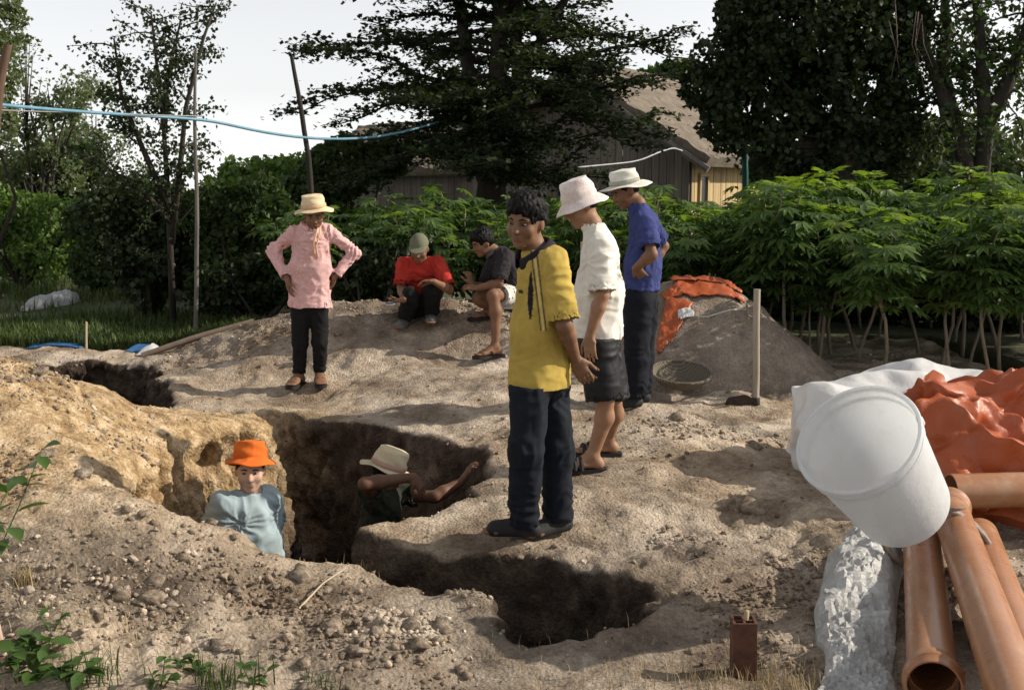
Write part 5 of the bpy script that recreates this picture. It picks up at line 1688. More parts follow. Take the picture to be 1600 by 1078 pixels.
# ------------------------------------------------------------------ basket, hoe and small things
def wicker():
    m, nt, b = mat_new('wicker')
    wv = nt.nodes.new('ShaderNodeTexWave'); wv.inputs['Scale'].default_value = 26; wv.inputs['Distortion'].default_value = 1.5
    nt.links.new(_coord(nt, 1.0), wv.inputs['Vector'])
    wv2 = nt.nodes.new('ShaderNodeTexWave'); wv2.inputs['Scale'].default_value = 22; wv2.bands_direction = 'Y'; wv2.inputs['Distortion'].default_value = 1.5
    nt.links.new(_coord(nt, 1.0), wv2.inputs['Vector'])
    mu = nt.nodes.new('ShaderNodeMath'); mu.operation = 'MULTIPLY'
    nt.links.new(wv.outputs['Fac'], mu.inputs[0]); nt.links.new(wv2.outputs['Fac'], mu.inputs[1])
    nt.links.new(ramp(nt, mu.outputs[0], ((.1, (.085, .068, .048)), (.6, (.23, .19, .135)))), b.inputs['Base Color'])
    b.inputs['Roughness'].default_value = .85
    bump(nt, b, mu.outputs[0], .7, .006)
    return m
WICK = wicker()
bp = W(1062, 602, 8.95); bp[2] = max(heap_z(bp[0] + a, bp[1] + c) for a in (-.15, 0, .15) for c in (-.12, 0, .12)) + .012
bs = empty('wicker_basket', bp, 'shallow round wicker basket resting at the foot of the sand heap', 'basket')
Rk = frame((.02, -.22, 1))
mb = MB(); mb.lathe([(.02, .0), (.12, .006), (.19, .04), (.235, .10), (.245, .112), (.232, .112), (.225, .10), (.18, .046), (.11, .016), (.004, .012)], (0, 0, .01), Rk, 48)
mb.build('basket_bowl', WICK, bs)
mb = MB(); ang = np.linspace(0, 2 * math.pi, 49)[:-1]
mb.tube([Rk @ np.array((.243 * math.cos(a), .243 * math.sin(a), .112)) + np.array((0, 0, .01)) for a in np.linspace(0, 2 * math.pi, 49)], .013, 8, False)
mb.build('basket_rim', WICK, bs)
WOODG = simple('weathered_wood', (.42, .37, .30), (.24, .20, .155), 10, .85, .5, 40, .005, (1, 1, .12))
hp0 = G(1181, 612, .10); hp0[2] = heap_z(hp0[0], hp0[1]) - .03
he = empty('hoe', hp0, 'upright wooden-handled digging hoe stuck in front of the sand heap', 'hoe')
ht = W(1183, 452, hp0[1] + .02) - hp0
mb = MB(); mb.tube([(0, 0, 0), ht * .3 + (.004, 0, 0), ht * .65 - (.003, 0, 0), ht], [.028, .026, .027, .026], 12); mb.build('handle', WOODG, he, angle=50)
RUST = simple('dark_iron', (.055, .042, .034), (.03, .024, .02), 20, .7, .5)
mb = MB(); bl = np.array([(-.005, -.02, .06), (-.10, -.06, .11), (-.235, -.08, .09), (-.25, -.05, .035), (-.13, -.03, .02), (-.01, 0, .005)])
mb.add(np.concatenate((bl, bl + np.array((.004, -.012, .010)))), [(0, 1, 2, 3, 4, 5), (11, 10, 9, 8, 7, 6)] + [(i, (i + 1) % 6, 6 + (i + 1) % 6, 6 + i) for i in range(6)])
mb.build('blade', RUST, he, False)
mb = MB(); mb.lathe([(.030, .02), (.036, .03), (.036, .075), (.030, .085)], (0, 0, 0), frame(ht), 14); mb.build('collar', RUST, he, angle=40)
mb = MB(); mb.tube([*[np.array((q[0], q[1], heap_z(q[0], q[1]) + .008)) for q in (W(1078, 516, 9.62), W(1105, 512, 9.66), W(1140, 510, 9.68), W(1164, 507, 9.76))]], .007, 6)
o = mb.build('white_rope', simple('white_rope', (.6, .6, .58), None, 20, .7, .3), None, origin=W(1120, 512, 9.66)); o.location = W(1120, 512, 9.66); tag(o, 'short white rope lying across the face of the sand heap', 'rope')

# stool under the seated man
sp = W(797, 470, 10.36); g_ = gz_at(sp[0], sp[1]); hst = max(sp[2] - g_ - .05, .12)
stl = empty('stool', (sp[0], sp[1], g_), 'low white plastic stool under the man in the dark shirt', 'stool')
WP = simple('white_moulded_plastic', (.70, .70, .69), None, 8, .4, .1)
mb = MB(); mb.box((0, 0, hst), (.30, .26, .025), None, .008); mb.build('stool_top', WP, stl)
for sx in (-1, 1):
    for sy in (-1, 1):
        mb = MB(); mb.tube([(sx * .15, sy * .13, -.03), (sx * .12, sy * .10, hst - .005)], [.018, .016], 8); mb.build('leg', WP, stl)

# small silvery tin in the squatting man's hand
tp = W(612, 477, 9.98)
mb = MB(); mb.lathe([(.001, 0), (.038, 0), (.044, .006), (.046, .020), (.043, .020), (.041, .008), (.001, .006)], (0, 0, 0), frame((-.1, -.15, 1)), 24)
o = mb.build('metal_dish', simple('bright_tin', (.55, .56, .58), None, 12, .28, .1), None); o.location = tp
o.active_material.node_tree.nodes['Principled BSDF'].inputs['Metallic'].default_value = .8
tag(o, 'small shiny metal dish in the squatting man\'s hand', 'dish')

# stakes, planks, blue scraps and sacks at the back left
def pole(name, pts, rad, mat, label, cat='pole', sides=8, group=None):
    pts = np.asarray(pts, float); mb = MB()
    t = np.linspace(0, 1, len(pts)); tt = np.linspace(0, 1, 14)
    P = np.stack([np.interp(tt, t, pts[:, k]) for k in range(3)], 1)
    P += .25 * np.min(rad) * np.stack((fbm(P * 3.1, 2, 3), fbm(P * 3.1 + 7, 2, 5), P[:, 0] * 0), 1)
    mb.tube(P, np.interp(tt, np.linspace(0, 1, len(rad)), rad), sides)
    o = mb.build(name, mat, None, origin=pts[0], angle=60); o.location = pts[0]
    return tag(o, label, cat, group)
PALEW = simple('pale_stick', (.50, .42, .30), (.36, .29, .20), 12, .85, .4, 60, .003, (1, 1, .15))
DARKW = simple('dark_bark', (.040, .033, .028), (.022, .018, .016), 14, .9, .7, 50, .006, (1, 1, .25))
BROWNW = simple('brown_post', (.16, .10, .065), (.09, .055, .038), 14, .9, .6, 50, .005, (1, 1, .2))
q = G(134, 552, 0); pole('wooden_stake', [q - (0, 0, .06), W(135, 503, q[1])], (.014, .011), PALEW, 'thin pale stake standing beside the blue tarpaulin scrap', 'stake')
q = W(908, 520, 10.6); q[2] = gz_at(q[0], q[1]) - .05; pole('wooden_stake', [q, W(910, 378, 10.6)], (.020, .017), PALEW, 'pale stake standing between the yellow and white shirted men', 'stake')
p0, p1 = G(222, 556, .03), G(398, 538, .10)
p0[2] = gz_at(*p0[:2]) + .03; p1[2] = gz_at(*p1[:2]) + .05
pole('timber_pole', [p0, (p0 + p1) / 2 + (0, 0, .02), p1], (.032, .03, .028), simple('grey_timber', (.20, .15, .115), None, 9, .9, .5), 'long brown timber pole lying on the soil behind the left trench', 'timber')
BLUE_PL = plastic('blue_tarpaulin', (.05, .17, .40), .4, .1)
def scrap(name, u0, u1, v0, v1, mat, label, cat, seed, hgt=.10, ny=18):
    a, b_ = G(u0, v1, 0), G(u1, v1, 0); c_ = G((u0 + u1) / 2, v0, 0)
    dep = max(.25, min(1.2, c_[1] - a[1]))
    t, s = np.meshgrid(np.linspace(0, 1, 34), np.linspace(0, 1, ny), indexing='ij')
    x = a[0] + (b_[0] - a[0]) * t; y = a[1] + dep * s * (1 - .3 * np.abs(2 * t - 1))
    z = np.array([gz_at(p, q_) for p, q_ in zip(x.ravel(), y.ravel())]).reshape(x.shape) + .02 + hgt * np.sin(math.pi * s) * np.sin(math.pi * t) ** .5
    V = np.stack((x, y, z), -1).reshape(-1, 3); V[:, 2] += .4 * hgt * crumple(V, seed, 1.0, 3.5) * .5
    V = np.concatenate((V, V - np.array((0, 0, .008))))
    ii = np.arange(x.size).reshape(x.shape); q4 = np.stack((ii[:-1, :-1], ii[1:, :-1], ii[1:, 1:], ii[:-1, 1:]), -1).reshape(-1, 4)
    M = x.size; fs = [tuple(k) for k in q4] + [tuple(k[::-1] + M) for k in q4]
    rim = list(ii[0, :]) + list(ii[1:, -1]) + list(ii[-1, -2::-1]) + list(ii[-2:0:-1, 0])
    fs += [(rim[k], rim[(k + 1) % len(rim)], rim[(k + 1) % len(rim)] + M, rim[k] + M) for k in range(len(rim))]
    base = np.array((x.mean(), y.mean(), 0)); o = obj(name, new_mesh(name, V - base, fs), mat, None, base)
    return tag(o, label, cat)
scrap('blue_tarpaulin', 42, 128, 534, 549, BLUE_PL, 'crumpled bright blue tarpaulin lying behind the left mound', 'tarpaulin', 601, .045)
scrap('blue_scrap', 196, 238, 541, 553, BLUE_PL, 'small blue plastic scrap beside the timber pole', 'plastic scrap', 611, .03)
scrap('white_rag', 212, 236, 549, 558, WHITE_PL, 'small white rag lying near the end of the timber pole', 'rag', 617, .04)
gs = [(W(46, 476, 15.6)[0], 15.6), (W(70, 468, 15.9)[0], 15.9), (W(98, 455, 16.2)[0], 16.2), (W(120, 447, 16.5)[0], 16.5)]
sack('grey_sack', [(x, y + .06) for x, y in gs], [(x + .05, y - .42) for x, y in gs], (.05, .12, .18, .20, .14), 'pale grey sack lying in the grass on the left', 621, .05, simple('grey_plastic_sack', (.50, .51, .52), (.36, .37, .38), 6, .6, .4), 30, 14)
# ------------------------------------------------------------------ house and shed behind the trees
def wood_boards(name, c1, c2):
    m, nt, b = mat_new(name)
    oi = nt.nodes.new('ShaderNodeObjectInfo')
    c = ramp(nt, noise_node(nt, 3.0, 6, .65, (6, 6, .5)), ((.3, c2), (.7, c1)))
    c = mixc(nt, .7, c, ramp(nt, oi.outputs['Random'], ((0, (.62, .62, .64)), (1, (1.12, 1.08, 1.0)))), 'MULTIPLY')
    nt.links.new(c, b.inputs['Base Color']); b.inputs['Roughness'].default_value = .9
    bump(nt, b, noise_node(nt, 9, 5, .6, (5, 5, .4)), .5, .01)
    return m
BOARD = wood_boards('weathered_board', (.235, .20, .175), (.12, .10, .09))
BOARD2 = wood_boards('warm_board', (.50, .37, .19), (.36, .26, .13))
def thatch_mat():
    m, nt, b = mat_new('thatch')
    c = ramp(nt, noise_node(nt, 5, 6, .7, (1, 1, 1)), ((.3, (.115, .092, .070)), (.7, (.235, .19, .145))))
    nt.links.new(c, b.inputs['Base Color']); b.inputs['Roughness'].default_value = .95
    bump(nt, b, noise_node(nt, 30, 5, .7), .8, .04)
    return m
THATCH = thatch_mat()

def board_row(parent, a, b_, z0, topfn, mat, out, wd=.15, th=.03, rg=None, name='plank'):
    a = np.asarray(a, float); b_ = np.asarray(b_, float)
    d = unit(np.append(b_ - a, 0)); L = np.linalg.norm(b_ - a); n = max(1, int(round(L / wd))); w = L / n
    for k in range(n):
        s0, s1 = k * w + .005, (k + 1) * w - .005
        o3 = np.append(out, 0) * (RNG.uniform(0, .014))
        lo = z0 - RNG.uniform(0, .04)
        pts = []
        for off in (0, th):
            for s, zf in ((s0, 0), (s1, 0), (s1, 1), (s0, 1)):
                p = np.append(a, 0) + d * s + np.append(out, 0) * off + o3
                p[2] = topfn(s / L) if zf else lo
                pts.append(p)
        mb = MB(); mb.add(pts, [(3, 2, 1, 0), (4, 5, 6, 7), (0, 1, 5, 4), (1, 2, 6, 5), (2, 3, 7, 6), (3, 0, 4, 7)])
        mb.build(name, mat, parent, False)

def roof_plane(name, e0, e1, r0, r1, mat, parent, th=.16, seed=1, n=(60, 26)):
    """thatched slope from eave e0-e1 up to ridge r0-r1, with shaggy courses"""
    t, s = np.meshgrid(np.linspace(0, 1, n[0]), np.linspace(0, 1, n[1]), indexing='ij')
    e0, e1, r0, r1 = [np.asarray(q, float) for q in (e0, e1, r0, r1)]
    P = ((e0 * (1 - t[..., None]) + e1 * t[..., None]) * (1 - s[..., None]) + (r0 * (1 - t[..., None]) + r1 * t[..., None]) * s[..., None]).reshape(-1, 3)
    N = unit(np.cross(e1 - e0, r0 - e0)); N = N if N[2] > 0 else -N
    saw = (1 - (s.ravel() * 7 % 1)) * .045
    Q = P + N * (saw + .025 * fbm(P * 3.5, 3, seed) + .012 * fbm(P * 18, 2, seed + 4))[:, None]
    rag = (s.ravel() < .02)
    Q[rag] += np.stack((0 * P[rag, 0], 0 * P[rag, 0], .05 * fbm(P[rag] * 9, 2, seed + 8)), 1)
    B = P - N * th
    ii = np.arange(len(P)).reshape(n); q = np.stack((ii[:-1, :-1], ii[1:, :-1], ii[1:, 1:], ii[:-1, 1:]), -1).reshape(-1, 4)
    M = len(P); fs = [tuple(k) for k in q] + [tuple(k[::-1] + M) for k in q]
    rim = list(ii[0, :]) + list(ii[1:, -1]) + list(ii[-1, -2::-1]) + list(ii[-2:0:-1, 0])
    fs += [(rim[k], rim[(k + 1) % len(rim)], rim[(k + 1) % len(rim)] + M, rim[k] + M) for k in range(len(rim))]
    return obj(name, new_mesh(name, np.concatenate((Q, B)), fs, False), mat, parent)

gdir = np.array((.875, -.484)); adir = np.array((.484, .875))           # along the gable, along the ridge
A0 = np.array((1.35, 24.0)); half, hl = 2.49, 6.6
house = empty('wooden_house', (0, 0, 0), 'weathered plank house with thatched roof behind the big tree', 'house')
ez, az_ = 2.50, 4.04
L0, R0 = A0 - gdir * half, A0 + gdir * half
board_row(house, L0, R0, -.1, lambda t: ez + (az_ - ez) * (1 - abs(2 * t - 1)) - .10, BOARD, -adir, .16)
board_row(house, R0 + adir * .02, R0 + adir * hl, -.1, lambda t: ez - .08, BOARD2, gdir, .16)
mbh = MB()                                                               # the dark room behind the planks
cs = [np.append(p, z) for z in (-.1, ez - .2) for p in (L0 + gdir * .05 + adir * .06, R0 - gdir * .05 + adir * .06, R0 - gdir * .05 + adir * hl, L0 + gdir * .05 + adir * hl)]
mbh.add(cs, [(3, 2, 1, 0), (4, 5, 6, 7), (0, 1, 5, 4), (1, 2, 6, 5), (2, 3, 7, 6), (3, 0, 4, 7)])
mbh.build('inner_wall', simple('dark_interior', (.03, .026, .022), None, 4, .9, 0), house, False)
ov, fo = .55, .45
def r3(p, z): return np.append(p, z)
sl = (az_ - ez) / half
for sg, nm in ((1, 2), (-1, 3)):
    e_a = r3(A0 + gdir * sg * (half + ov) - adir * fo, ez - sl * ov + .05); e_b = r3(A0 + gdir * sg * (half + ov) + adir * (hl + .4), ez - sl * ov + .05)
    g_a = r3(A0 - adir * fo, az_ + .12); g_b = r3(A0 + adir * (hl + .4), az_ + .12)
    roof_plane('roof', e_a, e_b, g_a, g_b, THATCH, house, seed=nm)
    mb = MB(); mb.tube([e_a - np.array((0, 0, .20)) - r3(adir * .05, 0), g_a - np.array((0, 0, .20)) - r3(adir * .05, 0)], .07, 6); mb.build('bargeboard', BOARD, house, False)
mb = MB(); mb.tube([r3(A0 - adir * .5, az_ + .16), r3(A0 + adir * 3, az_ + .18), r3(A0 + adir * (hl + .45), az_ + .16)], [.13, .12, .13], 8); mb.build('ridge_cap', THATCH, house)
wc = R0 + adir * .62 + gdir * .06                                         # window in the lit side wall
wn = MB()
for dz, ds, sx, sz in ((.30, 0, .52, .06), (-.30, 0, .52, .06), (0, -.23, .06, .54), (0, .23, .06, .54)):
    wn.box(r3(wc + adir * ds, 1.62 + dz), (sx, .07, sz), frame((0, 0, 1), r3(adir, 0)))
wo_ = wn.build('window', BOARD2, house, False)
mb = MB(); mb.box(r3(wc - gdir * .012, 1.62), (.42, .02, .56), frame((0, 0, 1), r3(adir, 0))); mb.build('pane', simple('dark_opening', (.012, .011, .012), None, 4, .35, 0), wo_, False)

shed = empty('wooden_shed', (0, 0, 0), 'low plank shed with thatched roof, left of the big tree trunk', 'shed')
S0, S1 = W(520, 300, 29.0)[:2], W(762, 300, 27.5)[:2]
sd = unit(S1 - S0); so_ = np.array((sd[1], -sd[0]))
board_row(shed, S0, S1, -.1, lambda t: 1.95, BOARD, so_, .17)
roof_plane('roof', r3(S0 + so_ * .5 - sd * .4, 2.05), r3(S1 + so_ * .5 + sd * .3, 2.15), r3(S0 - so_ * 1.6 - sd * .1, 3.25), r3(S1 - so_ * 1.6, 3.45), THATCH, shed, seed=5)
roof_plane('roof', r3(S0 - so_ * 3.6 - sd * .4, 2.05), r3(S1 - so_ * 3.6 + sd * .3, 2.05), r3(S0 - so_ * 1.6 - sd * .1, 3.25), r3(S1 - so_ * 1.6, 3.45), THATCH, shed, seed=6)

# ------------------------------------------------------------------ foliage tools
def leaf_cloud(pos, size, rg, flat=.0, up=None, asp=.45, fold=.25):
    """one small folded leaf (two triangles sharing the midrib) at each position"""
    n = len(pos)
    nrm = rg.normal(size=(n, 3)); nrm[:, 2] = np.abs(nrm[:, 2]) * (1 + 2 * flat) + flat * 1.5
    nrm /= np.linalg.norm(nrm, axis=1, keepdims=True)
    d = rg.normal(size=(n, 3)); d[:, 2] *= (1 - .6 * flat)
    d[:, 2] -= .35
    d -= nrm * (d * nrm).sum(1, keepdims=True); d /= np.maximum(np.linalg.norm(d, axis=1, keepdims=True), 1e-6)
    sd_ = np.cross(nrm, d)
    L = (size * rg.uniform(.6, 1.25, n))[:, None]
    w = L * asp
    base = pos; tip = pos + d * L; m = pos + d * L * .45
    l = m + sd_ * w + nrm * w * fold; r = m - sd_ * w + nrm * w * fold
    V = np.stack((base, l, tip, r), 1).reshape(-1, 3)
    k = np.arange(n) * 4
    Fc = np.stack((np.stack((k, k + 1, k + 2), 1), np.stack((k, k + 2, k + 3), 1)), 1).reshape(-1, 3)
    return V, Fc

def curve_pts(p0, d, L, n, wob, grav, rg):
    P = [np.asarray(p0, float)]; d = unit(d)
    for k in range(n):
        d = unit(d + rg.normal(size=3) * wob + np.array((0, 0, grav)))
        P.append(P[-1] + d * L / n)
    return np.array(P)

def blob_leaves(blobs, n, rg, shell=.55):
    """points inside lumpy blobs, thicker towards the outside"""
    vol = np.array([r[0] * r[1] * r[2] for c, r in blobs]) ** .75
    which = rg.choice(len(blobs), n, p=vol / vol.sum())
    u = rg.normal(size=(n, 3)); u /= np.linalg.norm(u, axis=1, keepdims=True)
    rad = rg.random(n) ** (1 / 3.0) * (1 - shell) + shell * rg.random(n) ** .25
    C = np.array([c for c, r in blobs]); Rr = np.array([r for c, r in blobs])
    P = C[which] + u * rad[:, None] * Rr[which]
    P += .20 * Rr[which] * np.stack((fbm(P * 2.3, 2, 3), fbm(P * 2.3 + 5, 2, 5), fbm(P * 2.3 + 9, 2, 7)), 1)
    keep = fbm(P * 2.6, 2, 13) > -.55 + .25 * rg.random(n)
    return P[keep]

BARK = simple('grey_bark', (.055, .045, .036), (.028, .023, .018), 12, .95, .8, 40, .02, (1, 1, .3))
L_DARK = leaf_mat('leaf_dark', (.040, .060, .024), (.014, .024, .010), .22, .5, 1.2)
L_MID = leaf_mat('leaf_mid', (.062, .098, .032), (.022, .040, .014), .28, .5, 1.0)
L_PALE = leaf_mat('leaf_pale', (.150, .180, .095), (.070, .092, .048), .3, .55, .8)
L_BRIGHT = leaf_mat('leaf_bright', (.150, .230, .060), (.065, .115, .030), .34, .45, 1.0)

def tree(name, base, label, limbs, leaves, leaf, mat, cat='tree', group=None, flat=0., asp=.45, bark=None, seed=1):
    """limbs: list of (points, radii); leaves: (n, 3) world points"""
    rg = np.random.default_rng(seed)
    base = np.asarray(base, float)
    e = empty(name, base, label, cat, group)
    mb = MB()
    for P, r in limbs: mb.tube(P - base, r, 7 if np.max(r) > .04 else 4)
    mb.build('trunk', bark or BARK, e)
    V, Fc = leaf_cloud(leaves - base, leaf, rg, flat, asp=asp)
    o = obj('crown', new_mesh('crown', V, Fc, False), mat, e)
    return e

# --- the big layered tree in the middle
rg = np.random.default_rng(21)
Yt = 17.0
b0 = W(768, 467, Yt); b0[2] = 0
limbs, leafp = [], []
stemA = np.array([b0 - (0, 0, .1), W(766, 330, Yt), W(770, 260, Yt), W(776, 150, Yt), W(782, 30, Yt), W(786, -90, Yt), W(790, -200, Yt)])
stemB = np.array([W(770, 300, Yt), W(796, 225, Yt - .1), W(812, 150, Yt - .1), W(806, 60, Yt), W(815, -80, Yt), W(820, -170, Yt)])
stemC = np.array([W(812, 150, Yt - .1), W(835, 80, Yt + .1), W(880, 5, Yt + .1), W(930, -70, Yt)])
stemD = np.array([W(764, 300, Yt), W(738, 230, Yt + .1), W(735, 130, Yt + .2), W(720, 20, Yt + .2), W(700, -80, Yt + .3)])
limbs += [(stemA, [.30, .25, .19, .15, .12, .09, .05]), (stemB, [.13, .12, .11, .09, .07, .04]), (stemC, [.08, .07, .06, .04]), (stemD, [.12, .11, .10, .08, .05])]
stems = [stemA, stemB, stemD]
zs = np.linspace(1.75, 6.4, 46)
for k, z in enumerate(zs):
    st = stems[k % 3]
    p = np.array([np.interp(z, st[:, 2], st[:, j]) for j in range(3)]); p[2] = z
    for j in range(2 if k % 2 else 3):
        a = rg.uniform(0, 2 * math.pi)
        env = (2.9 if z < 3.2 else 2.4) * (1 - .10 * max(0, z - 3.8)) * (.8 if z < 2.1 else 1)
        Lb = env * rg.uniform(.62, 1.06)
        P = curve_pts(p, (math.cos(a), math.sin(a), rg.uniform(.02, .30)), Lb, 7, .13, -.035, rg)
        limbs.append((P, np.linspace(.042, .008, 8)))
        for s in np.linspace(.22, 1, 9):
            q = np.array([np.interp(s, np.linspace(0, 1, 8), P[:, c]) for c in range(3)])
            for sg in (-1, 1):
                da = a + sg * rg.uniform(.5, 1.1)
                l2 = Lb * rg.uniform(.16, .34) * (1.15 - .5 * s)
                T = curve_pts(q, (math.cos(da), math.sin(da), rg.uniform(-.05, .16)), l2, 3, .12, -.05, rg)
                limbs.append((T, np.linspace(.010, .004, 4)))
                m = int(26 * l2 / .5) + 4
                tt = rg.random(m)
                pts = np.stack([np.interp(tt, np.linspace(0, 1, 4), T[:, c]) for c in range(3)], 1)
                leafp.append(pts + rg.normal(size=(m, 3)) * np.array((.08, .08, .040)))
tree('layered_tree', b0, 'tall dark tree with flat layered branches in front of the wooden house', limbs, np.concatenate(leafp), .082, L_DARK, flat=.5, seed=3, group='trees around the yard')

# --- dense dark tree at right
def px_blobs(lst, y, dy=.8):
    out = []
    for (u, v, ru, rv) in lst:
        c = W(u, v, y + RNG.uniform(-.3, .3)); k = y / FPX
        out.append((c, np.array((ru * k, max(ru, rv) * k * dy, rv * k))))
    return out
def bush_twigs(base, blobs, rg, n=3):
    limbs = []
    for c, r in blobs:
        for j in range(n):
            tip = c + rg.normal(size=3) * r * .55
            mid_ = (np.asarray(base) * .45 + tip * .55) + rg.normal(size=3) * .08
            limbs.append((np.array([base, mid_, tip]), [.045, .022, .006]))
    return limbs
rg = np.random.default_rng(31)
Yt = 15.5
b0 = W(1330, 480, Yt); b0[2] = 0
bl = px_blobs([(1150, 130, 85, 75), (1135, 190, 42, 50), (1270, 40, 150, 100), (1210, 140, 100, 90), (1340, 140, 110, 110), (1270, 225, 90, 50), (1185, 240, 48, 38), (1390, 230, 70, 60), (1405, 40, 50, 60), (1200, 30, 90, 70), (1330, -60, 120, 90), (1400, 170, 45, 60), (1330, 255, 60, 35)], Yt, .9)
limbs = [(np.array([b0, W(1332, 300, Yt), W(1320, 200, Yt), W(1300, 60, Yt)]), [.24, .2, .16, .08])] + bush_twigs(W(1325, 230, Yt), bl, rg, 3)
tree('dense_tree', b0, 'dense black-green tree standing right of the house', limbs, blob_leaves(bl, 50000, rg, .55), .095, L_DARK, group='trees around the yard', seed=4, asp=.42)
mbv = MB()
for k in range(6):
    u = rg.uniform(1385, 1440); mbv.tube([W(u, rg.uniform(-20, 40), 14.2), W(u + rg.uniform(-10, 14), 70, 14.1), W(u + rg.uniform(-14, 22), rg.uniform(90, 160), 14.1)], [.006, .005, .003], 4)
vo = mbv.build('hanging_vines', simple('dry_vine', (.16, .12, .09), None, 10, .9, .3), None, origin=W(1415, 100, 14.1)); vo.location = W(1415, 100, 14.1)
tag(vo, 'dry pale vines hanging from the dense dark tree', 'vines', kind='stuff')

# --- forked tree at the right edge
rg = np.random.default_rng(41)
Yt = 15.0
b0 = W(1530, 485, Yt); b0[2] = 0
f0 = W(1528, 290, Yt)
limbs = [(np.array([b0, f0 - (0, 0, .1)]), [.2, .17])]
arms = [np.array([f0 - (0.05, 0, .2), W(1500, 215, Yt), W(1478, 165, Yt), W(1440, 60, Yt), W(1410, -60, Yt)]), np.array([f0 - (0, 0, .2), W(1540, 205, Yt), W(1535, 110, Yt), W(1525, -20, Yt), W(1530, -120, Yt)]),
        np.array([W(1541, 190, Yt), W(1575, 130, Yt), W(1600, 60, Yt), W(1625, -40, Yt)]), np.array([W(1485, 180, Yt), W(1470, 120, Yt + .3), W(1480, 40, Yt + .4), W(1470, -60, Yt)])]
leafp = []
for P in arms:
    limbs.append((P, np.linspace(.13, .035, len(P))))
    for k in range(26):
        s = rg.uniform(.3, 1); q = np.array([np.interp(s, np.linspace(0, 1, len(P)), P[:, c]) for c in range(3)])
        T = curve_pts(q, rg.normal(size=3) * (1, 1, .5) + (0, 0, -.1), rg.uniform(.5, 1.2), 5, .2, -.06, rg)
        limbs.append((T, np.linspace(.018, .004, 6)))
        m = 46; tt = rg.random(m) ** .7
        leafp.append(np.stack([np.interp(tt, np.linspace(0, 1, 6), T[:, c]) for c in range(3)], 1) + rg.normal(size=(m, 3)) * .10)
tree('forked_tree', b0, 'forked tree with loose drooping foliage at the right edge', limbs, np.concatenate(leafp), .10, L_MID, group='trees around the yard', seed=5, asp=.3)

# --- small open tree at left
rg = np.random.default_rng(51)
Yt = 13.2
b0 = W(268, 430, Yt); b0[2] = 0
limbs, leafp = [], []
for P in (np.array([b0, W(264, 330, Yt), W(256, 200, Yt), W(244, 90, Yt), W(236, 20, Yt)]), np.array([W(268, 380, Yt), W(280, 280, Yt - .1), W(290, 170, Yt - .2), W(318, 60, Yt - .2), W(338, 5, Yt)]),
          np.array([W(262, 320, Yt), W(222, 230, Yt), W(190, 150, Yt), W(178, 60, Yt)]), np.array([W(256, 200, Yt), W(262, 120, Yt + .2), W(283, 30, Yt + .2)]), np.array([W(270, 350, Yt), W(225, 300, Yt - .3), W(150, 250, Yt - .3)])):
    limbs.append((P, np.linspace(.042, .010, len(P))))
    for k in range(20):
        s = rg.uniform(.15, 1); q = np.array([np.interp(s, np.linspace(0, 1, len(P)), P[:, c]) for c in range(3)])
        a = rg.uniform(0, 6.28); l2 = rg.uniform(.35, .85) * (1.2 - .55 * s)
        T = curve_pts(q, (math.cos(a), math.sin(a), rg.uniform(0, .7)), l2, 4, .2, .02, rg)
        limbs.append((T, np.linspace(.010, .003, 5)))
        m = int(75 * (1.25 - .8 * s)); tt = rg.random(m)
        leafp.append(np.stack([np.interp(tt, np.linspace(0, 1, 5), T[:, c]) for c in range(3)], 1) + rg.normal(size=(m, 3)) * .055)
tree('slender_tree', b0, 'slender open tree with small dark leaves beside the thin upright pole', limbs, np.concatenate(leafp), .052, L_DARK, group='trees around the yard', seed=6, asp=.42)

# --- paler trees at the far left
for k, (u, vb, Yt, bb, lab) in enumerate(((55, 372, 20.0, [(40, 150, 70, 60), (90, 210, 60, 50), (20, 230, 70, 60), (70, 270, 70, 45), (110, 150, 45, 45), (30, 90, 50, 40)], 'pale loose tree with several thin stems at the left edge'),
                                         (140, 350, 24.0, [(150, 180, 70, 60), (190, 240, 60, 45), (130, 240, 60, 50), (165, 290, 60, 35)], 'hazy tree standing behind the slender open tree'),
                                         (-30, 380, 18.0, [(-10, 60, 50, 90), (-20, 180, 40, 90)], 'tall wispy tree cut by the upper left edge of view'))):
    rg = np.random.default_rng(60 + k)
    b0 = W(u, vb, Yt); b0[2] = 0
    bl = px_blobs(bb, Yt, .8)
    limbs = []
    for c, r in bl:
        limbs.append((np.array([b0 + (rg.uniform(-.12, .12), 0, 0), b0 * .5 + c * .5 + rg.normal(size=3) * .15, c]), [.045, .03, .010]))
        for j in range(5): limbs.append((np.array([b0 * .35 + c * .65, c + rg.normal(size=3) * r * .6]), [.02, .005]))
    lv = blob_leaves(bl, 15000, rg, .3)
    lv = lv[rg.random(len(lv)) < np.clip(.35 + .9 * fbm(lv * 1.6, 2, 9), .03, 1)]
    tree('pale_tree', b0, lab, limbs, lv, .082, L_PALE, group='trees around the yard', seed=70 + k, asp=.36)

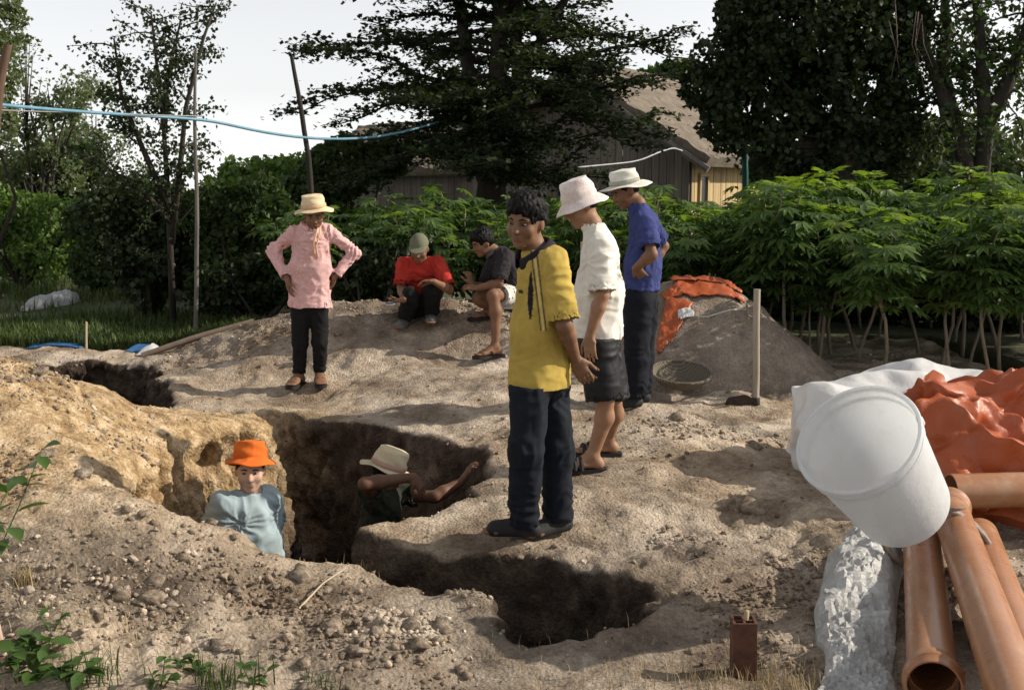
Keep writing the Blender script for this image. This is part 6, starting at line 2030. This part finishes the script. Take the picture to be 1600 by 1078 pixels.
# --- bushes: (name, pixel blobs, distance, leaf material, leaf size, count, label)
BUSH = [
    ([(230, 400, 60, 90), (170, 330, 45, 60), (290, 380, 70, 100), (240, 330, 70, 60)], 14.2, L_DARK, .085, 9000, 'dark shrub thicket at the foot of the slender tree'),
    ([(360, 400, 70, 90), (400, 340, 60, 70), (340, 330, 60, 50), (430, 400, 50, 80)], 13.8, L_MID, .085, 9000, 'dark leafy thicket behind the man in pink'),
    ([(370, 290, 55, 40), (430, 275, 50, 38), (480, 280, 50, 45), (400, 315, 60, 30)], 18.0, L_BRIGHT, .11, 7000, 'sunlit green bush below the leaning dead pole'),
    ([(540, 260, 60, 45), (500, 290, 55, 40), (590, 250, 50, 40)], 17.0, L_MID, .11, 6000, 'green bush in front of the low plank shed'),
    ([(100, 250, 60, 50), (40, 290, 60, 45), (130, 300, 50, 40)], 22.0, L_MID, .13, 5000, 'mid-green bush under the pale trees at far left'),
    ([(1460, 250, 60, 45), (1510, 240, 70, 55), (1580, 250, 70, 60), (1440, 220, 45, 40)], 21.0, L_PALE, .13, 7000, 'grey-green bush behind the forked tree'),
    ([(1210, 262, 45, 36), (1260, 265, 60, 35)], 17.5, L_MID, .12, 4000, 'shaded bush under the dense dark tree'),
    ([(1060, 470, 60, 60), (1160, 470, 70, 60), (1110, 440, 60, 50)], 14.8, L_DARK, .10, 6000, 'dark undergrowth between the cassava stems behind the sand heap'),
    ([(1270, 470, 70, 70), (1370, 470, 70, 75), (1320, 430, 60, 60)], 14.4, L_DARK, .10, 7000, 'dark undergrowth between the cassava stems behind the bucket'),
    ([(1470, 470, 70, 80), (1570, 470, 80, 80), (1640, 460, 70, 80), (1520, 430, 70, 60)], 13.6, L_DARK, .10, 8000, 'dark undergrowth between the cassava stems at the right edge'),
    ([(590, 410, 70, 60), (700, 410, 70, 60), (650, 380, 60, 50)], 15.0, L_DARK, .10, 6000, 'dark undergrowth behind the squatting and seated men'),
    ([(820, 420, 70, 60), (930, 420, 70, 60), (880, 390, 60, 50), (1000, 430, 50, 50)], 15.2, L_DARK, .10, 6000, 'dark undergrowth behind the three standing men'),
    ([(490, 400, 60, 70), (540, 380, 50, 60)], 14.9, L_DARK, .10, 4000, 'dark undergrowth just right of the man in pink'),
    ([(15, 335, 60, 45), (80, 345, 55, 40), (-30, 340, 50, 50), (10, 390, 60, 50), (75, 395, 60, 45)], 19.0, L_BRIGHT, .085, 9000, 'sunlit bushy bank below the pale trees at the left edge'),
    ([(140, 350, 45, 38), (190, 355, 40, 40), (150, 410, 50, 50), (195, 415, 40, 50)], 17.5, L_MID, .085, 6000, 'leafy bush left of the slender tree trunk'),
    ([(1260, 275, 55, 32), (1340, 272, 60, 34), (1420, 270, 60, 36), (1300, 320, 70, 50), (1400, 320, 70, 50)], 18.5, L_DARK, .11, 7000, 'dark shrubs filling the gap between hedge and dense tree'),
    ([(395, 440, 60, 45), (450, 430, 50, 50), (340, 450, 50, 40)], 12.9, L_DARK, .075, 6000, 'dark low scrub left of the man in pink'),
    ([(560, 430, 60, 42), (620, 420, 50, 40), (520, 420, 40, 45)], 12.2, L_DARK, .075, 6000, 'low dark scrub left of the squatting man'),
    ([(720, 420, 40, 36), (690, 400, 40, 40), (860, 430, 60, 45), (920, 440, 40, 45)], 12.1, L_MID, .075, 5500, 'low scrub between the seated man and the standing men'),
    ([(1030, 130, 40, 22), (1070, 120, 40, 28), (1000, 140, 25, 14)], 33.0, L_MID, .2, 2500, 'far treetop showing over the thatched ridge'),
]
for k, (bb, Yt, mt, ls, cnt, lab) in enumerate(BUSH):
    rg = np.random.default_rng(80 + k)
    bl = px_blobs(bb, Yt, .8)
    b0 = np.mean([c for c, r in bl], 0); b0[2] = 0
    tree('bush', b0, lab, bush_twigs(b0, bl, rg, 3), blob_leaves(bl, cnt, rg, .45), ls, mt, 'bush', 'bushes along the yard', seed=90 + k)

# ------------------------------------------------------------------ cassava plants
CAS_D = leaf_mat('cassava_leaf', (.110, .170, .050), (.040, .078, .026), .36, .42, 1.5)
CAS_Y = leaf_mat('cassava_young_leaf', (.20, .27, .050), (.11, .18, .035), .42, .42, 3.0)
STEM = simple('cassava_stem', (.26, .22, .165), (.15, .12, .09), 14, .9, .5, 50, .004, (1, 1, .3))
def palmate(rg, L=.145, lobes=6):
    """hand-shaped leaf lying in the xy plane, stalk end at the origin"""
    V, Fc = [], []
    for k in range(lobes):
        a = (k - (lobes - 1) / 2) * .62 + rg.uniform(-.06, .06)
        l = L * (1 - .22 * abs(k - (lobes - 1) / 2) / (lobes / 2)) * rg.uniform(.9, 1.1)
        d = np.array((math.sin(a), math.cos(a), 0)); s = np.array((d[1], -d[0], 0)); w = l * .145
        dr = -.18 * l
        pts = [d * .004, d * l * .55 + s * w + (0, 0, -.004), d * l * .55 + (0, 0, -.012 - .2 * abs(dr)), d * l * .55 - s * w + (0, 0, -.004), d * l + (0, 0, dr)]
        b_ = len(V); V += [np.asarray(q, float) for q in pts]
        Fc += [(b_, b_ + 1, b_ + 2), (b_, b_ + 2, b_ + 3), (b_ + 1, b_ + 4, b_ + 2), (b_ + 3, b_ + 2, b_ + 4)]
    return np.array(V), np.array(Fc)
leaf_shared = []
for k in range(4):
    v, f = palmate(np.random.default_rng(k + 5)); me = new_mesh('young_leaf', v, f, False); me.materials.append(CAS_Y); leaf_shared.append(me)
def cassava_mesh(seed, H):
    rg = np.random.default_rng(seed)
    stem = MB(); V, Fc, nv = [], [], 0; tips = []
    main = curve_pts((0, 0, -.05), (rg.uniform(-.12, .12), rg.uniform(-.12, .12), 1), H * .58, 6, .10, .05, rg)
    stem.tube(main, np.linspace(.017, .012, 7), 6)
    for j in range(3):
        a = j * 2.1 + rg.uniform(-.4, .4)
        br_ = curve_pts(main[-1 - (j == 2)], (math.cos(a) * .55, math.sin(a) * .55, 1), H * .42 * rg.uniform(.85, 1.08), 5, .10, .06, rg)
        stem.tube(br_, np.linspace(.011, .006, 6), 5); tips.append(br_[-1])
        for i in range(56):
            s = rg.uniform(-.35, 1)
            s = max(s, .02)
            q = np.array([np.interp(s, np.linspace(0, 1, 6), br_[:, c]) for c in range(3)])
            az = i * 2.4 + rg.uniform(-.3, .3)
            pl = rg.uniform(.13, .27); el = rg.uniform(-.15, .55) * (1.2 - s * .2)
            d = np.array((math.cos(az) * math.cos(el), math.sin(az) * math.cos(el), math.sin(el)))
            e = q + d * pl
            v, f = palmate(rg, rg.uniform(.11, .185), 5 + (i % 3))
            yv = unit(np.array((d[0], d[1], -.35 + rg.uniform(-.35, .25)))); zv = unit(np.array((0, 0, 1.0)) - yv * yv[2]); xv = np.cross(yv, zv)
            V.append(v @ np.stack((xv, yv, zv)) + e); Fc.append(f + nv); nv += len(v)
            sv = np.cross(d, (0, 0, 1)); sv = unit(sv) * .0025
            V.append(np.array((q - sv, q + sv, e + sv, e - sv))); Fc.append(np.array(((nv, nv + 1, nv + 2), (nv, nv + 2, nv + 3)))); nv += 4
    return stem.mesh('stem'), new_mesh('foliage', np.concatenate(V), np.concatenate(Fc), False), tips
variants = []
for k in range(7):
    H = 1.0
    sm, fm, tips = cassava_mesh(100 + k, 1.55)
    sm.materials.append(STEM); fm.materials.append(CAS_D)
    variants.append((sm, fm, tips))
spots = []
def row(x0, x1, y, step, h, jit=.22):
    x = x0
    while x < x1:
        spots.append((x + RNG.uniform(-jit, jit), y + RNG.uniform(-jit, jit), h * RNG.uniform(.90, 1.10)))
        x += step * RNG.uniform(.85, 1.15)
row(-2.0, 1.0, 12.4, .70, .95); row(-2.6, 1.4, 13.1, .72, 1.02); row(-2.6, 1.8, 14.2, .8, 1.05)
row(.7, 3.0, 11.6, .60, .98); row(1.6, 7.2, 12.5, .66, 1.08); row(2.0, 8, 13.6, .8, 1.14)
row(2.45, 5.8, 10.7, .44, 1.10); row(2.7, 6.6, 11.5, .46, 1.18); row(3.30, 5.6, 9.9, .42, 1.04); row(2.2, 3.4, 11.1, .4, 1.0)
spots += [(1.48, 10.95, .66), (2.35, 11.0, .70), (1.25, 11.2, .85), (-.55, 11.6, .62), (.35, 11.3, .68), (2.8, 10.6, .72), (-2.2, 11.9, .75), (.05, 11.9, .8)]
spots.sort(key=lambda s: s[1])
seen = {}
POSW = ('between', 'among')
def near_label(x, y, h):
    u = CX + FPX * x / y
    what = ('low' if h < .8 else 'tall' if h > 1.1 else 'mid-height') + ' cassava plant'
    if u < 330: w_ = 'near the slender tree on the left'
    elif u < 470: w_ = 'left behind the man in pink'
    elif u < 600: w_ = 'right behind the man in pink'
    elif u < 700: w_ = 'behind the squatting man in red'
    elif u < 800: w_ = 'behind the seated man in the dark shirt'
    elif u < 900: w_ = 'behind the man in the yellow shirt'
    elif u < 1000: w_ = 'behind the men in white and blue'
    elif u < 1180: w_ = 'behind the sand heap and its orange tarpaulin'
    elif u < 1300: w_ = 'right of the hoe behind the sand heap'
    elif u < 1450: w_ = 'behind the white bucket'
    else: w_ = 'behind the big orange tarpaulin at right'
    rowname = 'front row' if y < 11.3 else 'second row' if y < 12.4 else 'third row' if y < 13.3 else 'back row'
    return f'{what}, {rowname}, {w_}'
ny_leaf = 0
for k, (x, y, h) in enumerate(spots):
    sm, fm, tips = variants[k % 7]
    e = bpy.data.objects.new('cassava_plant', None); e.empty_display_size = .1; COL.objects.link(e)
    e.location = (x, y, gz_at(x, y) if y < 12.5 else 0); e.scale = (h, h, h); e.rotation_euler = (0, 0, RNG.uniform(0, 6.28))
    seen.setdefault(near_label(x, y, h), []).append((x / y, e)); tag(e, None, 'cassava', 'cassava plants in the hedge')
    so = bpy.data.objects.new('stem', sm); COL.objects.link(so); so.parent = e
    fo_ = bpy.data.objects.new('foliage', fm); COL.objects.link(fo_); fo_.parent = e; fo_['kind'] = 'stuff'
    if ny_leaf < 640:
        for t in tips:
            for j in range(3 if y > 12.3 else 5):
                lo_ = bpy.data.objects.new('young_leaf', leaf_shared[(k + j) % 4]); COL.objects.link(lo_); lo_.parent = e
                a = j * 1.9 + k
                lo_.location = (t[0] + .035 * math.cos(a), t[1] + .035 * math.sin(a), t[2] + .03 + .03 * (j % 2))
                lo_.rotation_euler = (RNG.uniform(-.2, .6), RNG.uniform(-.25, .25), a - math.pi / 2); s_ = RNG.uniform(.65, 1.05); lo_.scale = (s_, s_, s_)
                ny_leaf += 1

for lab, lst in seen.items():
    lst.sort(key=lambda q: q[0])
    for k, (_, e) in enumerate(lst):
        e['label'] = lab if len(lst) == 1 else lab + ', ' + (('leftmost', 'rightmost') if len(lst) == 2 else ('leftmost', 'middle', 'rightmost') if len(lst) == 3 else ('first', 'second', 'third', 'fourth', 'fifth', 'sixth', 'seventh', 'eighth', 'ninth', 'tenth'))[min(k, 9)] + ('' if len(lst) < 4 else ' from left')

# ------------------------------------------------------------------ poles, hose and cables
q0 = W(303, 480, 12.0); q0[2] = -.05
pole('thin_pole', [q0, W(308, 330, 12.0), W(304, 200, 12.0), W(306, 75, 12.0)], (.024, .022, .019, .013), simple('grey_pole', (.17, .15, .13), (.09, .08, .07), 12, .9, .5, 50, .004, (1, 1, .3)), 'thin grey pole standing upright in front of the slender tree', 'pole')
q0 = W(492, 330, 13.5); q0[2] = 0
pole('dead_pole', [q0, W(484, 262, 13.5), W(470, 170, 13.5), W(456, 88, 13.5)], (.036, .032, .028, .022), DARKW, 'blackened bare pole leaning left against the white sky', 'pole')
q0 = W(-30, 420, 9.5); q0[2] = 0
pole('wooden_post', [q0, W(-14, 250, 9.5), W(0, 140, 9.5), W(12, 70, 9.5)], (.042, .040, .038, .034), BROWNW, 'brown wooden post leaning in at the upper left edge', 'post')
q0 = W(1163, 330, 16.5); q0[2] = 0
pole('teal_post', [q0, W(1165, 275, 16.5), W(1164, 226, 16.5)], (.045, .045, .045), simple('teal_paint', (.02, .11, .10), None, 8, .6, .3), 'dark teal post in front of the dense dark tree', 'post')
def sag(pts, n=40):
    P = np.asarray(pts, float); t = np.linspace(0, 1, len(P)); tt = np.linspace(0, 1, n)
    Q = np.stack([np.interp(tt, t, P[:, k]) for k in range(3)], 1)
    for _ in range(6): Q[1:-1] = .5 * Q[1:-1] + .25 * (Q[:-2] + Q[2:])
    return Q
HOSE = simple('blue_hose', (.15, .30, .40), (.10, .22, .31), 8, .45, .1)
mb = MB(); mb.tube(sag([W(-40, 160, 9.6), W(0, 164, 9.8), W(80, 172, 10.4), W(200, 180, 11.3), W(305, 186, 11.95), W(340, 190, 12.1), W(400, 206, 12.6), W(478, 218, 13.4), W(560, 219, 14.2), W(620, 210, 14.8), W(660, 198, 15.2), W(690, 190, 15.8), W(730, 182, 16.5)]), .0155, 8)
o = mb.build('blue_hose', HOSE, None, origin=W(305, 186, 11.95)); o.location = W(305, 186, 11.95); tag(o, 'pale blue hose strung across the sky between the poles', 'hose')
mb = MB(); mb.tube(sag([W(-40, 171, 9.7), W(100, 176, 10.6), W(305, 182, 11.97), W(320, 182, 12.0)]), .006, 5)
o = mb.build('thin_cable', simple('grey_cable', (.35, .35, .34), None, 8, .6, 0), None, origin=W(200, 176, 11.3)); o.location = W(200, 176, 11.3); tag(o, 'thin grey cable running just beneath the blue hose at left', 'cable')
mb = MB(); mb.tube(sag([W(900, 262, 20.0), W(985, 254, 21.0), W(1005, 249, 21.2), W(1030, 238, 21.6), W(1052, 231, 22.0), W(1066, 236, 22.3)]), .013, 6)
o = mb.build('white_hose', simple('white_hose', (.55, .56, .58), None, 8, .5, 0), None, origin=W(1030, 238, 21.6)); o.location = W(1030, 238, 21.6); tag(o, 'white hose hanging in front of the house gable', 'hose')

# ------------------------------------------------------------------ grass and weeds
GRASS = leaf_mat('grass_blade', (.085, .120, .038), (.028, .048, .015), .25, .6, 1.0)
def blades(P, h, rg, wd=.006):
    n = len(P); a = rg.uniform(0, 6.28, n); le = rg.uniform(.1, .6, n)
    d = np.stack((np.cos(a), np.sin(a), a * 0), 1); s = np.stack((-np.sin(a), np.cos(a), a * 0), 1) * wd
    H = (h * rg.uniform(.5, 1.3, n))[:, None]
    up = np.array((0, 0, 1.0))
    m = P + d * H * le[:, None] * .35 + up * H * .6; t = P + d * H * le[:, None] + up * H * (1 - .25 * le[:, None])
    V = np.stack((P - s, P + s, m + s * .7, m - s * .7, t), 1).reshape(-1, 3); k = np.arange(n) * 5
    Fc = np.concatenate((np.stack((k, k + 1, k + 2), 1), np.stack((k, k + 2, k + 3), 1), np.stack((k + 3, k + 2, k + 4), 1)))
    return V, Fc
rg = np.random.default_rng(7)
u = rg.uniform(-60, 420, 26000); y = 11.6 + 22 * rg.random(26000) ** 1.8
P = np.stack(((u - CX) / FPX * y, y, 0 * y), 1)
P = P[(fbm(P * .9, 2, 17) > -.25 + .3 * (P[:, 1] > 20)) & ((np.abs(P[:, 1] - 15.2) > 1.3) | (P[:, 0] > -5.6) | (rg.random(len(P)) < .25))]
P[:, 2] = [gz_at(a, b_) - .02 for a, b_ in P[:, :2]]
V, Fc = blades(P, .16 + .012 * (P[:, 1] - 11), rg, .010)
o = obj('grass', new_mesh('grass', V, Fc, False), GRASS); tag(o, 'rough green grass growing at the back left of the yard', 'grass', kind='stuff')
DRY = leaf_mat('dry_straw', (.42, .34, .20), (.26, .20, .11), .15, .7, 3.0, (1.2, 1.1, .8))
rg = np.random.default_rng(8)
P = np.concatenate([np.stack((rg.normal(cx, sx, n), rg.normal(cy, sy, n), np.zeros(n)), 1) for cx, cy, sx, sy, n in ((.93, 3.78, .18, .10, 420), (.55, 3.85, .3, .12, 160), (-1.5, 3.95, .3, .12, 150), (-.6, 4.95, .35, .06, 30), (.2, 4.2, .3, .1, 50), (-1.9, 4.2, .4, .3, 160))])
P = P[(P[:, 0] > GX0 + .2) & (P[:, 1] > 2.7)]
P[:, 2] = [gz_at(a, b_) - .005 for a, b_ in P[:, :2]]
V, Fc = blades(P, .06, rg, .0016)
o = obj('dry_straw', new_mesh('dry_straw', V, Fc, False), DRY); tag(o, 'dry straw and dead grass lying on the near soil', 'straw', kind='stuff')

def oval_leaf(L, w, rg):
    t = np.array((0, .25, .55, .8, 1.0)); hw = np.array((.05, .8, 1.0, .6, .02)) * w / 2
    V = []
    for k in range(5):
        z = .18 * L * (t[k] - t[k] ** 2 * 1.3)
        V += [(-hw[k], t[k] * L, z + hw[k] * .35), (0, t[k] * L, z), (hw[k], t[k] * L, z + hw[k] * .35)]
    Fc = []
    for k in range(4):
        for j in range(2): a = k * 3 + j; Fc.append((a, a + 1, a + 4, a + 3))
    return np.array(V), Fc
WEED = leaf_mat('weed_leaf', (.085, .145, .040), (.040, .080, .022), .3, .45, 6.0)
oval = [new_mesh('leaf', *oval_leaf(.075, .042, None)) for _ in range(1)]
oval[0].materials.append(WEED)
def weed(base, stems, label, rg, nl=6, ls=1.0, s0=.35):
    e = empty('weed', base, label, 'weed', 'weeds in the foreground')
    for (dx, dy, h) in stems:
        P = curve_pts((0, 0, -.02), (dx, dy, h), math.sqrt(dx * dx + dy * dy + h * h), 6, .08, 0, rg)
        mb = MB(); mb.tube(P, np.linspace(.004, .0015, 7), 5); mb.build('stem', WEED, e)
        for j in range(nl):
            s = rg.uniform(s0, 1); q = np.array([np.interp(s, np.linspace(0, 1, 7), P[:, c]) for c in range(3)])
            o = bpy.data.objects.new('leaf', oval[0]); COL.objects.link(o); o.parent = e
            o.location = q; o.rotation_euler = (rg.uniform(-.4, .5), rg.uniform(-.4, .4), rg.uniform(0, 6.28)); k_ = ls * rg.uniform(.6, 1.2); o.scale = (k_, k_, k_)
    return e
rg = np.random.default_rng(9)
def gp(u, v):
    return G_hit(u, v)
p = W(-190, 900, 3.3); p[2] = gz_at(p[0], p[1])
t1, t2, t3 = W(40, 695, 3.3) - p, W(10, 785, 3.25) - p, W(0, 725, 3.3) - p
weed(p, [tuple(t1), tuple(t2), tuple(t3)], 'leafy green sprig reaching in at the left edge', rg, 10, 1.15, .72)
weed(gp(30, 1070), [(-.05, .02, .12), (.08, 0, .10), (0, .05, .14), (.12, .04, .08)], 'low broad-leaved weed in the lower left corner', rg, 9, 1.1)
weed(gp(110, 1075), [(-.04, .02, .10), (.06, 0, .09), (.02, .05, .12)], 'low weed just right of the lower left corner', rg, 8, 1.0)
weed(gp(250, 1075), [(-.04, .02, .09), (.05, 0, .08), (.0, .04, .12)], 'small weed at the bottom edge below the rubble', rg, 6, .65)
weed(gp(80, 985), [(-.03, .0, .10), (.03, .02, .09)], 'small weed on the near slope by the pink stick', rg, 5, .6)
weed(gp(55, 1035), [(-.05, .02, .10), (.07, .01, .09), (0, .05, .12)], 'broad-leaved weed beside the foot of the pink stick', rg, 8, .95)
weed(gp(300, 1050), [(-.05, .0, .07), (.06, .02, .06), (.01, .05, .09)], 'small spreading weed under the pale stone at the bottom', rg, 7, .7)
weed(gp(395, 1072), [(-.04, .02, .09), (.05, 0, .07), (.0, .04, .10)], 'small weed next to the bottom grass tuft', rg, 6, .65)
def tuft(u, v, n, h, label, mat, seed, sd_=.03):
    rg = np.random.default_rng(seed); p = gp(u, v)
    V, Fc = blades(rg.normal(size=(n, 3)) * np.array((sd_, sd_, 0)), h, rg, .0028)
    o = obj('grass_tuft', new_mesh('grass_tuft', V, Fc, False), mat, None, p - np.array((0, 0, .01))); return tag(o, label, 'grass tuft', 'grass tufts in the foreground', 'stuff')
tuft(345, 1075, 90, .12, 'green grass tuft at the bottom edge below the rubble', GRASS, 1, .06)
tuft(40, 915, 60, .10, 'dry grass tuft on the near left slope', DRY, 2, .02)
tuft(150, 1065, 60, .11, 'green grass tuft among the lower left weeds', GRASS, 3, .05)
tuft(500, 1078, 40, .08, 'sparse green tuft at the bottom centre edge', GRASS, 4, .05)
a_, b_ = gp(467, 955), gp(540, 898); a_[2] += .012; b_[2] += .03
pole('dry_stalk', [a_, (a_ + b_) / 2 + (0, 0, .02), b_], (.005, .004, .003), PALEW, 'dry yellow stalk lying on the rubble', 'stalk', 6)
a_, b_ = gp(14, 1045), W(-12, 950, 3.75)
pole('pink_stick', [a_ - (0, 0, .03), b_], (.013, .012), simple('pinkish_wood', (.50, .36, .30), (.40, .27, .22), 10, .8, .3), 'pinkish stick standing at the lower left edge', 'stick')
